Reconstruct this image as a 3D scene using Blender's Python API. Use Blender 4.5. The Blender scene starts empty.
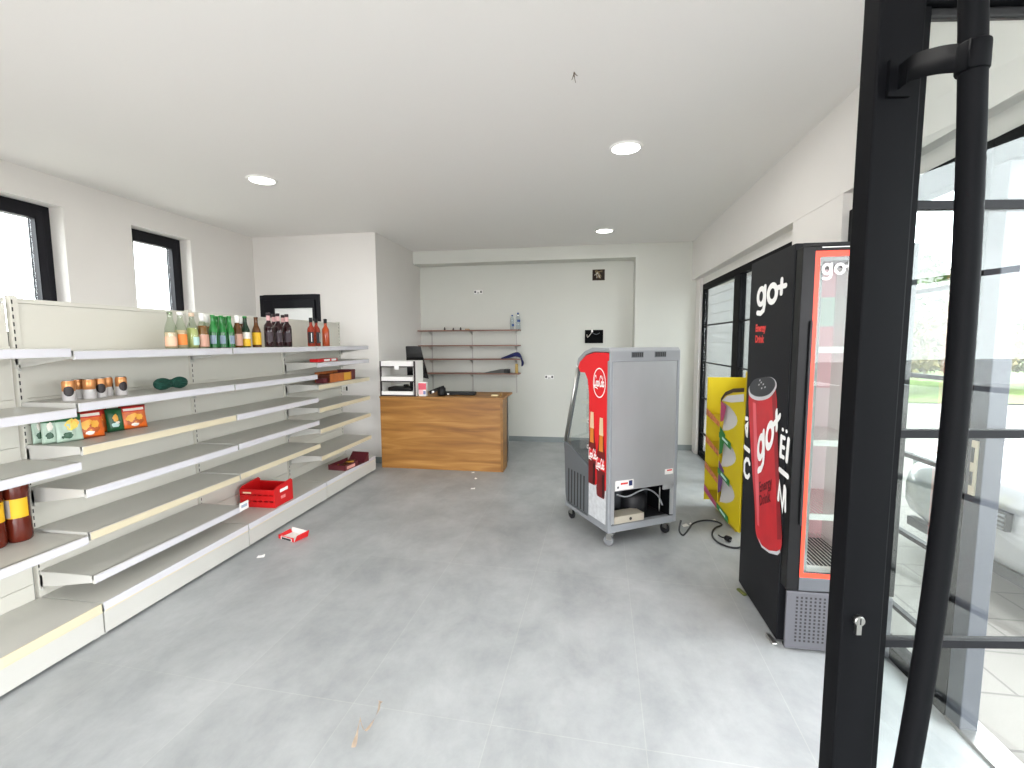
import bpy, bmesh, math, random
from mathutils import Vector, Matrix
random.seed(7)
SC = bpy.context.scene
COL = SC.collection
PI = math.pi

# ------------------------------------------------------------------ materials
def lin(h):
    h = h.lstrip('#'); out = []
    for i in (0, 2, 4):
        c = int(h[i:i+2], 16)/255
        out.append(c/12.92 if c <= .04045 else ((c+.055)/1.055)**2.4)
    return (*out, 1)

MATS = {}
def mat(name, hexc, rough=.5, metal=0, spec=.5, noise=0, scale=8, stretch=(1, 1, 1), emit=0, bump=0, coat=0):
    if name in MATS: return MATS[name]
    m = bpy.data.materials.new(name); m.use_nodes = True
    nt = m.node_tree; b = nt.nodes['Principled BSDF']
    c = lin(hexc)
    b.inputs['Base Color'].default_value = c
    b.inputs['Roughness'].default_value = rough
    b.inputs['Metallic'].default_value = metal
    b.inputs['Specular IOR Level'].default_value = spec
    b.inputs['Coat Weight'].default_value = coat
    if emit:
        b.inputs['Emission Color'].default_value = c
        b.inputs['Emission Strength'].default_value = emit
    if noise or bump:
        tc = nt.nodes.new('ShaderNodeTexCoord'); mp = nt.nodes.new('ShaderNodeMapping')
        mp.inputs['Scale'].default_value = stretch
        n = nt.nodes.new('ShaderNodeTexNoise'); n.inputs['Scale'].default_value = scale; n.inputs['Detail'].default_value = 5
        nt.links.new(tc.outputs['Object'], mp.inputs['Vector']); nt.links.new(mp.outputs['Vector'], n.inputs['Vector'])
        if noise:
            r = nt.nodes.new('ShaderNodeValToRGB')
            r.color_ramp.elements[0].position = .3; r.color_ramp.elements[1].position = .7
            r.color_ramp.elements[0].color = (*[max(0, x*(1-noise)) for x in c[:3]], 1)
            r.color_ramp.elements[1].color = (*[min(1, x*(1+noise)) for x in c[:3]], 1)
            nt.links.new(n.outputs['Fac'], r.inputs['Fac']); nt.links.new(r.outputs['Color'], b.inputs['Base Color'])
        if bump:
            bm_ = nt.nodes.new('ShaderNodeBump'); bm_.inputs['Strength'].default_value = bump; bm_.inputs['Distance'].default_value = .004
            nt.links.new(n.outputs['Fac'], bm_.inputs['Height']); nt.links.new(bm_.outputs['Normal'], b.inputs['Normal'])
    MATS[name] = m
    return m

def glass(name, hexc='#ffffff', refl=1.0, rough=.0, ior=1.45):
    """thin pane: tinted transparency with a fresnel reflection"""
    if name in MATS: return MATS[name]
    m = bpy.data.materials.new(name); m.use_nodes = True
    nt = m.node_tree; nt.nodes.clear()
    o = nt.nodes.new('ShaderNodeOutputMaterial'); t = nt.nodes.new('ShaderNodeBsdfTransparent')
    g = nt.nodes.new('ShaderNodeBsdfGlossy'); mx = nt.nodes.new('ShaderNodeMixShader'); lw = nt.nodes.new('ShaderNodeLayerWeight'); pw = nt.nodes.new('ShaderNodeMath'); f = nt.nodes.new('ShaderNodeMath')
    lw.inputs['Blend'].default_value = .5
    f0 = ((ior-1)/(ior+1))**2*1.6
    pw.operation = 'POWER'; pw.inputs[1].default_value = 4; f.operation = 'MULTIPLY_ADD'; f.inputs[1].default_value = .8-f0; f.inputs[2].default_value = f0
    nt.links.new(lw.outputs['Facing'], pw.inputs[0]); nt.links.new(pw.outputs[0], f.inputs[0])
    t.inputs['Color'].default_value = lin(hexc); g.inputs['Roughness'].default_value = rough
    g.inputs['Color'].default_value = (refl, refl, refl, 1)
    nt.links.new(f.outputs[0], mx.inputs[0]); nt.links.new(t.outputs[0], mx.inputs[1]); nt.links.new(g.outputs[0], mx.inputs[2])
    nt.links.new(mx.outputs[0], o.inputs['Surface'])
    MATS[name] = m
    return m

def floor_material():
    m = bpy.data.materials.new('floor_tile'); m.use_nodes = True
    nt = m.node_tree; b = nt.nodes['Principled BSDF']
    tc = nt.nodes.new('ShaderNodeTexCoord'); mp = nt.nodes.new('ShaderNodeMapping')
    mp.vector_type = 'TEXTURE'
    mp.inputs['Rotation'].default_value = (0, 0, -.035); mp.inputs['Location'].default_value = (-.345, 1.60, 0)
    br = nt.nodes.new('ShaderNodeTexBrick')
    br.offset = 0; br.squash = 1
    br.inputs['Scale'].default_value = 1; br.inputs['Brick Width'].default_value = .575; br.inputs['Row Height'].default_value = 1.215
    br.inputs['Mortar Size'].default_value = .0022; br.inputs['Mortar Smooth'].default_value = .3
    br.inputs['Color1'].default_value = (.97, .97, .97, 1); br.inputs['Color2'].default_value = (1.04, 1.04, 1.04, 1)
    br.inputs['Mortar'].default_value = (1.12, 1.11, 1.08, 1)
    nt.links.new(tc.outputs['Object'], mp.inputs['Vector']); nt.links.new(mp.outputs['Vector'], br.inputs['Vector'])
    n1 = nt.nodes.new('ShaderNodeTexNoise'); n1.inputs['Scale'].default_value = 2.8; n1.inputs['Detail'].default_value = 7; n1.inputs['Roughness'].default_value = .68
    n1.inputs['Distortion'].default_value = .15
    mp2 = nt.nodes.new('ShaderNodeMapping'); mp2.inputs['Scale'].default_value = (1, .75, 1)
    nt.links.new(tc.outputs['Object'], mp2.inputs['Vector']); nt.links.new(mp2.outputs['Vector'], n1.inputs['Vector'])
    r = nt.nodes.new('ShaderNodeValToRGB')
    r.color_ramp.elements[0].position = .33; r.color_ramp.elements[1].position = .68
    r.color_ramp.elements[0].color = lin('#8e9293'); r.color_ramp.elements[1].color = lin('#aaadae')
    nt.links.new(n1.outputs['Fac'], r.inputs['Fac'])
    mx = nt.nodes.new('ShaderNodeMix'); mx.data_type = 'RGBA'; mx.blend_type = 'MULTIPLY'; mx.inputs[0].default_value = 1
    nt.links.new(r.outputs['Color'], mx.inputs[6]); nt.links.new(br.outputs['Color'], mx.inputs[7])
    nt.links.new(mx.outputs[2], b.inputs['Base Color'])
    rr = nt.nodes.new('ShaderNodeMapRange'); rr.inputs['To Min'].default_value = .36; rr.inputs['To Max'].default_value = .5
    nt.links.new(n1.outputs['Fac'], rr.inputs['Value']); nt.links.new(rr.outputs['Result'], b.inputs['Roughness'])
    b.inputs['Specular IOR Level'].default_value = .5
    return m

def paving_material(name, hexc, hexm, w, h):
    m = bpy.data.materials.new(name); m.use_nodes = True
    nt = m.node_tree; b = nt.nodes['Principled BSDF']
    tc = nt.nodes.new('ShaderNodeTexCoord'); br = nt.nodes.new('ShaderNodeTexBrick')
    br.inputs['Scale'].default_value = 1; br.inputs['Brick Width'].default_value = w; br.inputs['Row Height'].default_value = h
    br.inputs['Mortar Size'].default_value = .006
    c = lin(hexc); br.inputs['Color1'].default_value = c; br.inputs['Color2'].default_value = (*[x*.9 for x in c[:3]], 1)
    br.inputs['Mortar'].default_value = lin(hexm)
    nt.links.new(tc.outputs['Object'], br.inputs['Vector']); nt.links.new(br.outputs['Color'], b.inputs['Base Color'])
    b.inputs['Roughness'].default_value = .8
    return m

def wood_material(name, h0, h1, h2, stretch, scale=3.0, rough=.45):
    m = bpy.data.materials.new(name); m.use_nodes = True
    nt = m.node_tree; b = nt.nodes['Principled BSDF']
    tc = nt.nodes.new('ShaderNodeTexCoord'); mp = nt.nodes.new('ShaderNodeMapping'); mp.inputs['Scale'].default_value = stretch
    nt.links.new(tc.outputs['Object'], mp.inputs['Vector'])
    n = nt.nodes.new('ShaderNodeTexNoise'); n.inputs['Scale'].default_value = scale; n.inputs['Detail'].default_value = 8; n.inputs['Distortion'].default_value = 1.0
    nt.links.new(mp.outputs['Vector'], n.inputs['Vector'])
    r = nt.nodes.new('ShaderNodeValToRGB'); e = r.color_ramp.elements
    e[0].position = .3; e[0].color = lin(h0); e[1].position = .72; e[1].color = lin(h2)
    k = e.new(.5); k.color = lin(h1)
    nt.links.new(n.outputs['Fac'], r.inputs['Fac']); nt.links.new(r.outputs['Color'], b.inputs['Base Color'])
    b.inputs['Roughness'].default_value = rough
    return m

# ------------------------------------------------------------------ mesh builder
class MB:
    def __init__(s): s.v = []; s.f = []; s.m = []; s.s = []; s.mats = []
    def mi(s, m):
        if m not in s.mats: s.mats.append(m)
        return s.mats.index(m)
    def add(s, vs, fs, m, smooth=False):
        o = len(s.v); s.v += [tuple(v) for v in vs]; k = s.mi(m)
        for f in fs: s.f.append([o+i for i in f]); s.m.append(k); s.s.append(smooth)
        return s
    def box(s, x0, x1, y0, y1, z0, z1, m):
        vs = [(x, y, z) for z in (z0, z1) for y in (y0, y1) for x in (x0, x1)]
        return s.add(vs, [(0, 2, 3, 1), (4, 5, 7, 6), (0, 1, 5, 4), (2, 6, 7, 3), (0, 4, 6, 2), (1, 3, 7, 5)], m)
    def prism(s, poly, fn, m, smooth=False):
        """poly: 2d outline; fn(u, v, t) with t 0..1 gives the 3d point"""
        n = len(poly); a = [fn(u, v, 0) for u, v in poly]; b = [fn(u, v, 1) for u, v in poly]
        s.add(a+b, [list(range(n))[::-1], list(range(n, 2*n))], m)
        s.add(a+b, [(i, (i+1) % n, n+(i+1) % n, n+i) for i in range(n)], m, smooth)
        return s
    def poly(s, pts, m): return s.add(pts, [list(range(len(pts)))], m)
    def tube(s, pts, r, m, n=10, closed=False, flat=1.0):
        pts = [Vector(p) for p in pts]; k = len(pts); rings = []
        rs = r if isinstance(r, (list, tuple)) else [r]*k
        T = []
        for i in range(k):
            a = pts[(i-1) % k] if closed or i > 0 else pts[i]; b = pts[(i+1) % k] if closed or i < k-1 else pts[i]
            T.append((b-a).normalized())
        up = Vector((0, 0, 1)) if abs(T[0].z) < .9 else Vector((1, 0, 0))
        nrm = (up - T[0]*up.dot(T[0])).normalized()
        vs = []
        for i in range(k):
            nrm = (nrm - T[i]*nrm.dot(T[i])).normalized(); bn = T[i].cross(nrm)
            for j in range(n):
                a = 2*PI*j/n; vs.append(pts[i] + (nrm*math.cos(a)*flat + bn*math.sin(a))*rs[i])
        fs = []
        for i in range(k if closed else k-1):
            i2 = (i+1) % k
            for j in range(n): fs.append((i*n+j, i*n+(j+1) % n, i2*n+(j+1) % n, i2*n+j))
        s.add(vs, fs, m, True)
        if not closed: s.add(vs[:n], [list(range(n))[::-1]], m); s.add(vs[-n:], [list(range(n))], m)
        return s
    def lathe(s, prof, m, n=20, c=(0, 0, 0), axis='z', cap=True):
        vs = []; c = Vector(c)
        for r, z in prof:
            for j in range(n):
                a = 2*PI*j/n
                p = (r*math.cos(a), r*math.sin(a), z)
                if axis == 'x': p = (p[2], p[0], p[1])
                if axis == 'y': p = (p[1], p[2], p[0])
                vs.append(Vector(p)+c)
        fs = [(i*n+j, i*n+(j+1) % n, (i+1)*n+(j+1) % n, (i+1)*n+j) for i in range(len(prof)-1) for j in range(n)]
        s.add(vs, fs, m, True)
        if cap:
            s.add(vs[:n], [list(range(n))[::-1]], m); s.add(vs[-n:], [list(range(n))], m)
        return s
    def stroke(s, pts, w, fn, m, closed=False):
        """flat ribbon with round ends in the plane given by fn(u, v); later strokes lie a hair higher"""
        P = [Vector((a, b)) for a, b in pts]
        if not closed and len(P) > 3 and (P[0]-P[-1]).length < 1e-5: P = P[:-1]; closed = True
        o = Vector(fn(0, 0)); nn = (Vector(fn(1, 0))-o).cross(Vector(fn(0, 1))-o).normalized()
        s.k = getattr(s, 'k', 0)+1
        lift = -nn*(.0003*s.k) if nn.dot(Vector((1, 1, 0))) > 0 else nn*(.0003*s.k)
        F = lambda q: tuple(Vector(fn(q.x, q.y))+lift)
        n = len(P); L, Rr = [], []
        for i in range(n):
            a = P[(i-1) % n] if closed or i > 0 else None; b = P[(i+1) % n] if closed or i < n-1 else None
            d1 = (P[i]-a).normalized() if a is not None else None; d2 = (b-P[i]).normalized() if b is not None else None
            d = ((d1 or d2)+(d2 or d1)).normalized() if ((d1 or d2)+(d2 or d1)).length > 1e-6 else (d1 or d2)
            q = Vector((-d.y, d.x)); k = 1/max(.45, q.dot(Vector((-(d2 or d1).y, (d2 or d1).x))))
            L.append(P[i]+q*w/2*k); Rr.append(P[i]-q*w/2*k)
        if closed:
            vs = [F(x) for x in L]+[F(x) for x in Rr]
            s.add(vs, [(i, (i+1) % n, n+(i+1) % n, n+i) for i in range(n)], m)
        else:
            def cap(c, a, b):
                d = (a-c); return [c+Vector((d.x*math.cos(t)-d.y*math.sin(t), d.x*math.sin(t)+d.y*math.cos(t))) for t in [PI*k/6 for k in range(1, 6)]]
            ring = L + [p for p in cap(P[-1], L[-1], Rr[-1])][::1] if False else None
            vs = [F(x) for x in L]+[F(x) for x in Rr]
            s.add(vs, [(i, i+1, n+i+1, n+i) for i in range(n-1)], m)
            c0 = [Rr[-1]]+[P[-1]+Vector(((Rr[-1]-P[-1]).x*math.cos(t)-(Rr[-1]-P[-1]).y*math.sin(t), (Rr[-1]-P[-1]).x*math.sin(t)+(Rr[-1]-P[-1]).y*math.cos(t))) for t in [PI*k/6 for k in range(1, 6)]]+[L[-1]]
            c1 = [L[0]]+[P[0]+Vector(((L[0]-P[0]).x*math.cos(t)-(L[0]-P[0]).y*math.sin(t), (L[0]-P[0]).x*math.sin(t)+(L[0]-P[0]).y*math.cos(t))) for t in [PI*k/6 for k in range(1, 6)]]+[Rr[0]]
            for c in (c0, c1): s.add([F(x) for x in c], [list(range(len(c)))], m)
        return s
    def build(s, name, parent=None, bevel=0, seg=2, loc=None, rotz=0, fix=True):
        me = bpy.data.meshes.new(name); me.from_pydata(s.v, [], s.f)
        for m in s.mats: me.materials.append(m)
        me.polygons.foreach_set('material_index', s.m); me.polygons.foreach_set('use_smooth', s.s)
        me.update()
        if fix:
            b = bmesh.new(); b.from_mesh(me); bmesh.ops.remove_doubles(b, verts=b.verts, dist=1e-6)
            bmesh.ops.recalc_face_normals(b, faces=b.faces); b.to_mesh(me); b.free()
        o = bpy.data.objects.new(name, me); COL.objects.link(o)
        if parent is not None: o.parent = parent
        if loc: o.location = loc
        o.rotation_euler.z = rotz
        if bevel:
            md = o.modifiers.new('soft_edges', 'BEVEL'); md.width = bevel; md.segments = seg; md.limit_method = 'ANGLE'; md.angle_limit = math.radians(40)
        return o

def tag(o, label=None, cat=None, group=None, kind=None):
    if label: o['label'] = label
    if cat: o['category'] = cat
    if group: o['group'] = group
    if kind: o['kind'] = kind
    return o
def thing(name, label, cat, loc=(0, 0, 0), rotz=0, group=None, kind=None):
    o = bpy.data.objects.new(name, None); COL.objects.link(o); o.location = loc; o.rotation_euler = (0, 0, rotz); o.empty_display_size = .05
    return tag(o, label, cat, group, kind)
def copy_tree(o, parent=None):
    c = o.copy(); COL.objects.link(c)
    if parent is not None: c.parent = parent
    for ch in list(o.children): copy_tree(ch, c)
    return c
def struct(b, name, parent=None, **k):
    o = b.build(name, parent, **k)
    if parent is None: o['kind'] = 'structure'
    return o
def text_mesh(name, body, size, m, parent, origin, ux, uy, shear=0, bold=0, align='LEFT', sx=1.0):
    """writing as a flat mesh: origin, unit vector along the line, unit vector up"""
    cu = bpy.data.curves.new(name, 'FONT'); cu.body = body; cu.size = size; cu.shear = shear; cu.offset = bold; cu.align_x = align
    cu.resolution_u = 3
    t = bpy.data.objects.new(name, cu); COL.objects.link(t)
    dg = bpy.context.evaluated_depsgraph_get(); dg.update()
    me = bpy.data.meshes.new_from_object(t.evaluated_get(dg)); COL.objects.unlink(t); bpy.data.objects.remove(t); bpy.data.curves.remove(cu)
    o0, ux, uy = Vector(origin), Vector(ux), Vector(uy)
    for v in me.vertices: v.co = o0 + ux*v.co.x*sx + uy*v.co.y
    me.materials.clear(); me.materials.append(m); me.name = name
    o = bpy.data.objects.new(name, me); COL.objects.link(o); o.parent = parent
    return o
def arc(cx, cy, rx, ry, a0, a1, n=12):
    return [(cx+rx*math.cos(math.radians(a0+(a1-a0)*i/n)), cy+ry*math.sin(math.radians(a0+(a1-a0)*i/n))) for i in range(n+1)]
def spline(pts, n=6):
    P = [Vector(p) for p in pts]; out = []
    for i in range(len(P)-1):
        p0, p1, p2, p3 = P[max(i-1, 0)], P[i], P[i+1], P[min(i+2, len(P)-1)]
        for j in range(n):
            t = j/n
            out.append(.5*((2*p1)+(p2-p0)*t+(2*p0-5*p1+4*p2-p3)*t*t+(3*p1-p0-3*p2+p3)*t**3))
    out.append(P[-1])
    return out

# palette
WALL = mat('white_wall_paint', '#e2dfdb', .85, noise=.015, scale=2)
CEIL = mat('white_ceiling_paint', '#ebe9e6', .9)
FLOOR = floor_material()
ANTH = mat('anthracite_frame', '#050609', .65, spec=.12)
ANTH2 = mat('anthracite_upvc', '#13131a', .5, spec=.25)
GASKET = mat('black_gasket', '#08080a', .6)
PANE = glass('clear_pane', '#f4f8f7', .9)
FROST = mat('frosted_pane_glow', '#e4e6e4', .35, emit=.12)  # pale colour and faint glow stand in for the room's reflection
SKIRT = mat('grey_tile_skirting', '#7d8585', .45, noise=.08, scale=6)
SHELFW = mat('white_enamel_shelf', '#c3c2bc', .38, noise=.02, scale=3)
SHELFT = mat('grey_white_shelf_deck', '#c3c2bb', .4, noise=.03, scale=4)
BACKP = mat('cream_back_panel', '#d0cec4', .5)
STRIP = mat('plastic_price_strip', '#cfced3', .25)
STRIPC = mat('cream_price_strip', '#d3c9ad', .3)
SLOT = mat('dark_slot_and_shade', '#2a2a2a', .7)
STEEL = mat('brushed_steel', '#b9b9b6', .3, metal=1)
GALV = mat('galvanised_sheet', '#b2b4b6', .46, metal=.5, noise=.06, scale=3, stretch=(1, 1, .5))
PLASTG = mat('grey_plastic', '#94979a', .5)
PLASTD = mat('dark_grey_plastic', '#5f6468', .5)
BLACK = mat('black_plastic', '#0a0b0d', .45, spec=.3)
BLACKM = mat('matt_black', '#1c1d20', .55)
RUBBER = mat('black_rubber', '#16171a', .75)
WHITE = mat('white_plastic', '#f0efec', .4)
PRINTW = mat('white_print', '#f6f6f4', .5)
PRINTR = mat('red_print', '#d8342f', .5)
PRINTK = mat('black_print', '#15151a', .5)
CARDR = mat('red_card', '#d3161b', .5)
CARDW = mat('white_card', '#eeece8', .6)
YELL = mat('yellow_card', '#cfb90c', .5)
GREENC = mat('green_print', '#2e7d3c', .5)

# ------------------------------------------------------------------ camera
HC = 1.463
cam = bpy.data.cameras.new('camera'); co = bpy.data.objects.new('camera', cam); COL.objects.link(co)
pitch, yaw, roll = .0911, .1586, -.0051
fw = Vector((-math.sin(yaw)*math.cos(pitch), math.cos(yaw)*math.cos(pitch), -math.sin(pitch)))
r0 = Vector((math.cos(yaw), math.sin(yaw), 0)); u0 = r0.cross(fw)
rr, uu = r0*math.cos(roll)+u0*math.sin(roll), -r0*math.sin(roll)+u0*math.cos(roll)
co.matrix_world = Matrix(((rr.x, uu.x, -fw.x, 0), (rr.y, uu.y, -fw.y, 0), (rr.z, uu.z, -fw.z, HC), (0, 0, 0, 1)))
cam.sensor_width = 36; cam.lens = 458.94/1024*36; cam.clip_start = .02; cam.clip_end = 300
SC.camera = co

# ------------------------------------------------------------------ room shell
XL, XR, YF, YR, YC, XC, H = -4.036, 1.36, 6.367, 6.64, 5.18, -2.441, 2.75
XG = 1.40                       # plane of the glazing on the right
Y0 = -1.7                       # front of the room, behind the camera
struct(MB().box(XL-.25, XG+.06, Y0-.2, YR+.2, -.1, 0, FLOOR), 'floor')
struct(MB().box(XL-.25, 1.75, Y0-.2, YR+.2, H, H+.15, CEIL), 'ceiling')

def wall_with_holes(name, m, axis, pos0, pos1, a0, a1, z0, z1, holes):
    """wall slab between pos0 and pos1, running a0..a1, with rectangular openings (a0,a1,z0,z1)"""
    b = MB(); xs = sorted({a0, a1, *[h[0] for h in holes], *[h[1] for h in holes]})
    for p, q in zip(xs, xs[1:]):
        hs = [h for h in holes if h[0] <= p+1e-6 and h[1] >= q-1e-6]
        spans = [(z0, z1)]
        for h in hs:
            new = []
            for s0, s1 in spans:
                if h[2] > s0: new.append((s0, min(s1, h[2])))
                if h[3] < s1: new.append((max(s0, h[3]), s1))
            spans = new
        for s0, s1 in spans:
            if s1-s0 < 1e-5: continue
            if axis == 'x': b.box(pos0, pos1, p, q, s0, s1, m)
            else: b.box(p, q, pos0, pos1, s0, s1, m)
    return struct(b, name)

W1, W2 = (2.44, 3.09, 1.45, 2.53), (3.64, 4.27, 1.45, 2.53)
wall_with_holes('wall_left', WALL, 'x', XL-.25, XL, Y0-.2, YR+.2, 0, H, [W1, W2])
DP = (-3.973, -3.169, 0, 2.05)
wall_with_holes('wall_partition', WALL, 'y', YC, YC+.14, XL, XC, 0, H, [DP])
struct(MB().box(XC-.14, XC, YC+.14, YR, 0, H, WALL), 'wall_partition_side')
WALLB = mat('back_wall_dimmed', '#cfd0c9', .85, noise=.015, scale=2)  # greyer copy of the wall colour, the dimmer light painted in
# back wall: a shallow recess framed by a header and a pier
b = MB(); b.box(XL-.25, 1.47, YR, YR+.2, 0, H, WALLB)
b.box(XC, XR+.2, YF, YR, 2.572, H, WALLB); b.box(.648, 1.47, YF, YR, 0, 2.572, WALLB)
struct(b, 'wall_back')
# right wall: beam, fascia, far return, pillar
b = MB(); b.box(XR, 1.75, Y0-.2, YF, 2.25, H, WALL)
b.box(1.45, 1.75, 3.1, YF, 2.17, 2.25, WALL)
b.box(XR+.06, 1.47, 6.16, YF, 0, 2.25, WALL)
b.box(1.363, 1.7, 2.80, 3.41, 0, 2.25, WALL)
struct(b, 'wall_right')
wall_with_holes('wall_front', WALL, 'y', Y0-.2, Y0, XL, 1.7, 0, H, [(-2.6, .5, 0, 2.2)])  # unseen; opening added so light enters from behind the camera
# skirting
struct(MB().box(XC, .648, YR-.012, YR, 0, .075, SKIRT), 'baseboard_back')
b = MB(); b.box(.636, XR+.07, YF-.012, YF, 0, .075, SKIRT); b.box(.636, .648, YF, YR-.012, 0, .075, SKIRT); struct(b, 'baseboard_pier')
b = MB(); b.box(DP[1]+.0, XC+.012, YC-.012, YC, 0, .075, SKIRT); b.box(XC, XC+.012, YC, YR-.012, 0, .075, SKIRT); struct(b, 'baseboard_partition')
struct(MB().box(XL, XL+.012, Y0, YC, 0, .075, SKIRT), 'baseboard_left')

# left windows (set back in their reveals)
def side_window(n, w):
    y0, y1, z0, z1 = w; x0, x1 = XL-.20, XL-.127
    r = thing('window_%d' % n, None, None, (0, 0, 0), kind='structure')
    f = MB(); t = .05
    f.box(x0, x1, y0, y0+t, z0, z1, ANTH2); f.box(x0, x1, y1-t, y1, z0, z1, ANTH2)
    f.box(x0, x1, y0+t, y1-t, z1-t, z1, ANTH2); f.box(x0, x1, y0+t, y1-t, z0, z0+t, ANTH2)
    f.build('window_frame', r, bevel=.004)
    f = MB(); a = t; c = .058; x1b = x1+.012
    ya, yb, za, zb = y0+a, y1-a, z0+a, z1-a
    f.box(x0+.01, x1b, ya, ya+c, za, zb, ANTH2); f.box(x0+.01, x1b, yb-c, yb, za, zb, ANTH2)
    f.box(x0+.01, x1b, ya+c, yb-c, zb-c, zb, ANTH2); f.box(x0+.01, x1b, ya+c, yb-c, za, za+c, ANTH2)
    s = f.build('sash', r, bevel=.005)
    MB().box(x0+.03, x0+.036, ya+c, yb-c, za+c, zb-c, PANE).build('pane', s)
    MB().box(x0, XL+.03, y0, y1, z0-.025, z0, WHITE).build('sill', r)
side_window(1, W1); side_window(2, W2)

# washroom door in the partition: dark frame, glazed upper lite
r = thing('door_1', None, None, kind='structure')
x0, x1, z1 = DP[0], DP[1], DP[3]; f = MB()
f.box(x0, x0+.06, YC-.012, YC+.1, 0, z1, ANTH2); f.box(x1-.06, x1, YC-.012, YC+.1, 0, z1, ANTH2); f.box(x0+.06, x1-.06, YC-.012, YC+.1, z1-.06, z1, ANTH2)
f.build('door_frame', r, bevel=.004)
f = MB(); a, c = x0+.062, x1-.062
f.box(a, a+.13, YC-.03, YC+.04, .01, z1-.062, ANTH2); f.box(c-.03, c, YC-.03, YC+.04, .01, z1-.062, ANTH2)
f.box(a+.13, c-.03, YC-.03, YC+.04, z1-.162, z1-.062, ANTH2); f.box(a+.13, c-.03, YC-.03, YC+.04, .01, 1.0, ANTH2)
lf = f.build('door_leaf', r, bevel=.004)
MB().box(a+.13, c-.03, YC, YC+.006, 1.0, z1-.162, FROST).build('pane', lf)
f = MB(); f.box(a+.03, a+.06, YC-.04, YC-.03, .98, 1.14, STEEL); f.tube([(a+.045, YC-.03, 1.06), (a+.045, YC-.075, 1.06), (a+.15, YC-.075, 1.06)], .009, STEEL); f.build('door_handle', lf)

# rear sliding window wall on the right
MUNT = mat('muntin_black', '#101116', .55, spec=.25)
def glazed(name, ya, yb, z0, z1, mull, bars, xa=1.45, dep=.06, post=.05, toprail=.07, botrail=.07, bar_r=.008):
    r = thing(name, None, None, kind='structure'); xb = xa+dep
    f = MB(); f.box(xa, xb, ya, ya+post, z0, z1, ANTH); f.box(xa, xb, yb-post, yb, z0, z1, ANTH)
    f.box(xa, xb, ya+post, yb-post, z1-toprail, z1, ANTH); f.box(xa, xb, ya+post, yb-post, z0, z0+botrail, ANTH)
    f.build('window_frame', r, bevel=.004)
    ed = [ya+post]
    for m0, m1 in mull:
        MB().box(xa-.004, xb-.004, m0, m1, z0+botrail, z1-toprail, ANTH).build('mullion', r, bevel=.004)
        ed += [m0, m1]
    ed.append(yb-post)
    for p, q in zip(ed[::2], ed[1::2]):
        pn = MB().box(xa+.025, xa+.031, p, q, z0+botrail, z1-toprail, PANE).build('pane', r)
        for z in bars: MB().box(xa+.016, xa+.04, p, q, z-bar_r, z+bar_r, MUNT).build('glazing_bar', r)
    return r
glazed('window_3', 3.41, 6.16, .0, 2.17, [(4.72, 4.90)], (.30, .75, 1.20, 1.655), xa=1.45, bar_r=.007)
# storefront pane beside the entrance
glazed('window_4', 1.905, 2.80, .0, 2.16, [], (.24, .60, .955, 1.31, 1.67), xa=1.395, dep=.07, post=.065, toprail=.10, botrail=.06, bar_r=.009)
# transom and frame over the entrance doorway
b = MB(); b.box(1.395, 1.465, .86, 1.905, 2.06, 2.16, ANTH); b.box(1.395, 1.465, .86, .92, 0, 2.06, ANTH); b.box(1.39, 1.5, .92, 1.905, -.02, .012, STEEL)
struct(b, 'trim_1', bevel=.004)
struct(MB().box(1.395, 1.455, 1.835, 1.905, 0, 2.06, mat('jamb_grey', '#43464f', .45)), 'trim_2', bevel=.003)
b = MB(); b.box(1.39, 1.395, 1.858, 1.884, .90, 1.10, mat('strike_cream', '#d8cdb4', .35, metal=.3)); b.box(1.388, 1.391, 1.869, 1.881, .935, .985, SLOT); b.box(1.388, 1.391, 1.869, 1.881, 1.02, 1.075, SLOT)
struct(b, 'trim_3')
glazed('window_5', -1.7, .86, 0, 2.16, [(-.45, -.39)], (.24, .60, .955, 1.31, 1.67), xa=1.395, dep=.07, post=.06, toprail=.10, botrail=.06)  # unseen glazing, added in place of solid wall to let light in
struct(MB().box(1.42, 1.7, .86, 2.80, 2.16, 2.25, WALL), 'trim_4')

# ------------------------------------------------------------------ open entrance door leaf, hinged on the right jamb
LD = Vector((-.99106, -.13343, 0)); LN = Vector((.13343, -.99106, 0)); LH = Vector((1.42, .93, 0))
door = thing('door_2', 'open black framed glass entrance door with tall bowed pull handle', None, LH, math.atan2(LD.y, LD.x), kind='structure')
# local frame: x along the leaf away from the hinge, y = away from the camera side, z up
DW, DT = 1.007, 2.09
sgn = 1 if Matrix.Rotation(math.atan2(LD.y, LD.x), 3, 'Z') @ Vector((0, 1, 0)) @ LN > 0 else -1   # local y sign that faces the camera
yc, yb_ = 0.0, -.036*sgn
lo, hi = min(yc, yb_), max(yc, yb_)
MB().box(.94, DW, lo, hi, .012, DT, ANTH).build('closing_stile', door, bevel=.003)
MB().box(.0, .085, lo, hi, .012, DT, ANTH).build('hinge_stile', door, bevel=.003)
f = MB(); f.box(.085, .94, lo, hi, 1.955, DT, ANTH); f.box(.085, .94, lo+.012, hi-.012, 1.94, 1.955, GASKET); f.build('top_rail', door, bevel=.003)
MB().box(.085, .94, lo, hi, .012, .13, ANTH).build('bottom_rail', door, bevel=.003)
f = MB(); f.box(.925, .94, lo+.010, hi-.010, .13, 1.955, ANTH); f.box(.085, .1, lo+.010, hi-.010, .13, 1.955, ANTH); f.build('glazing_bead', door)
MB().box(.1, .925, (lo+hi)/2-.003, (lo+hi)/2+.003, .13, 1.94, PANE).build('pane', door)
for z in (.24, .598, .955, 1.312, 1.67):
    MB().box(.1, .925, lo+.011, hi-.011, z-.0065, z+.0065, MUNT).build('glazing_bar', door)
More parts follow.
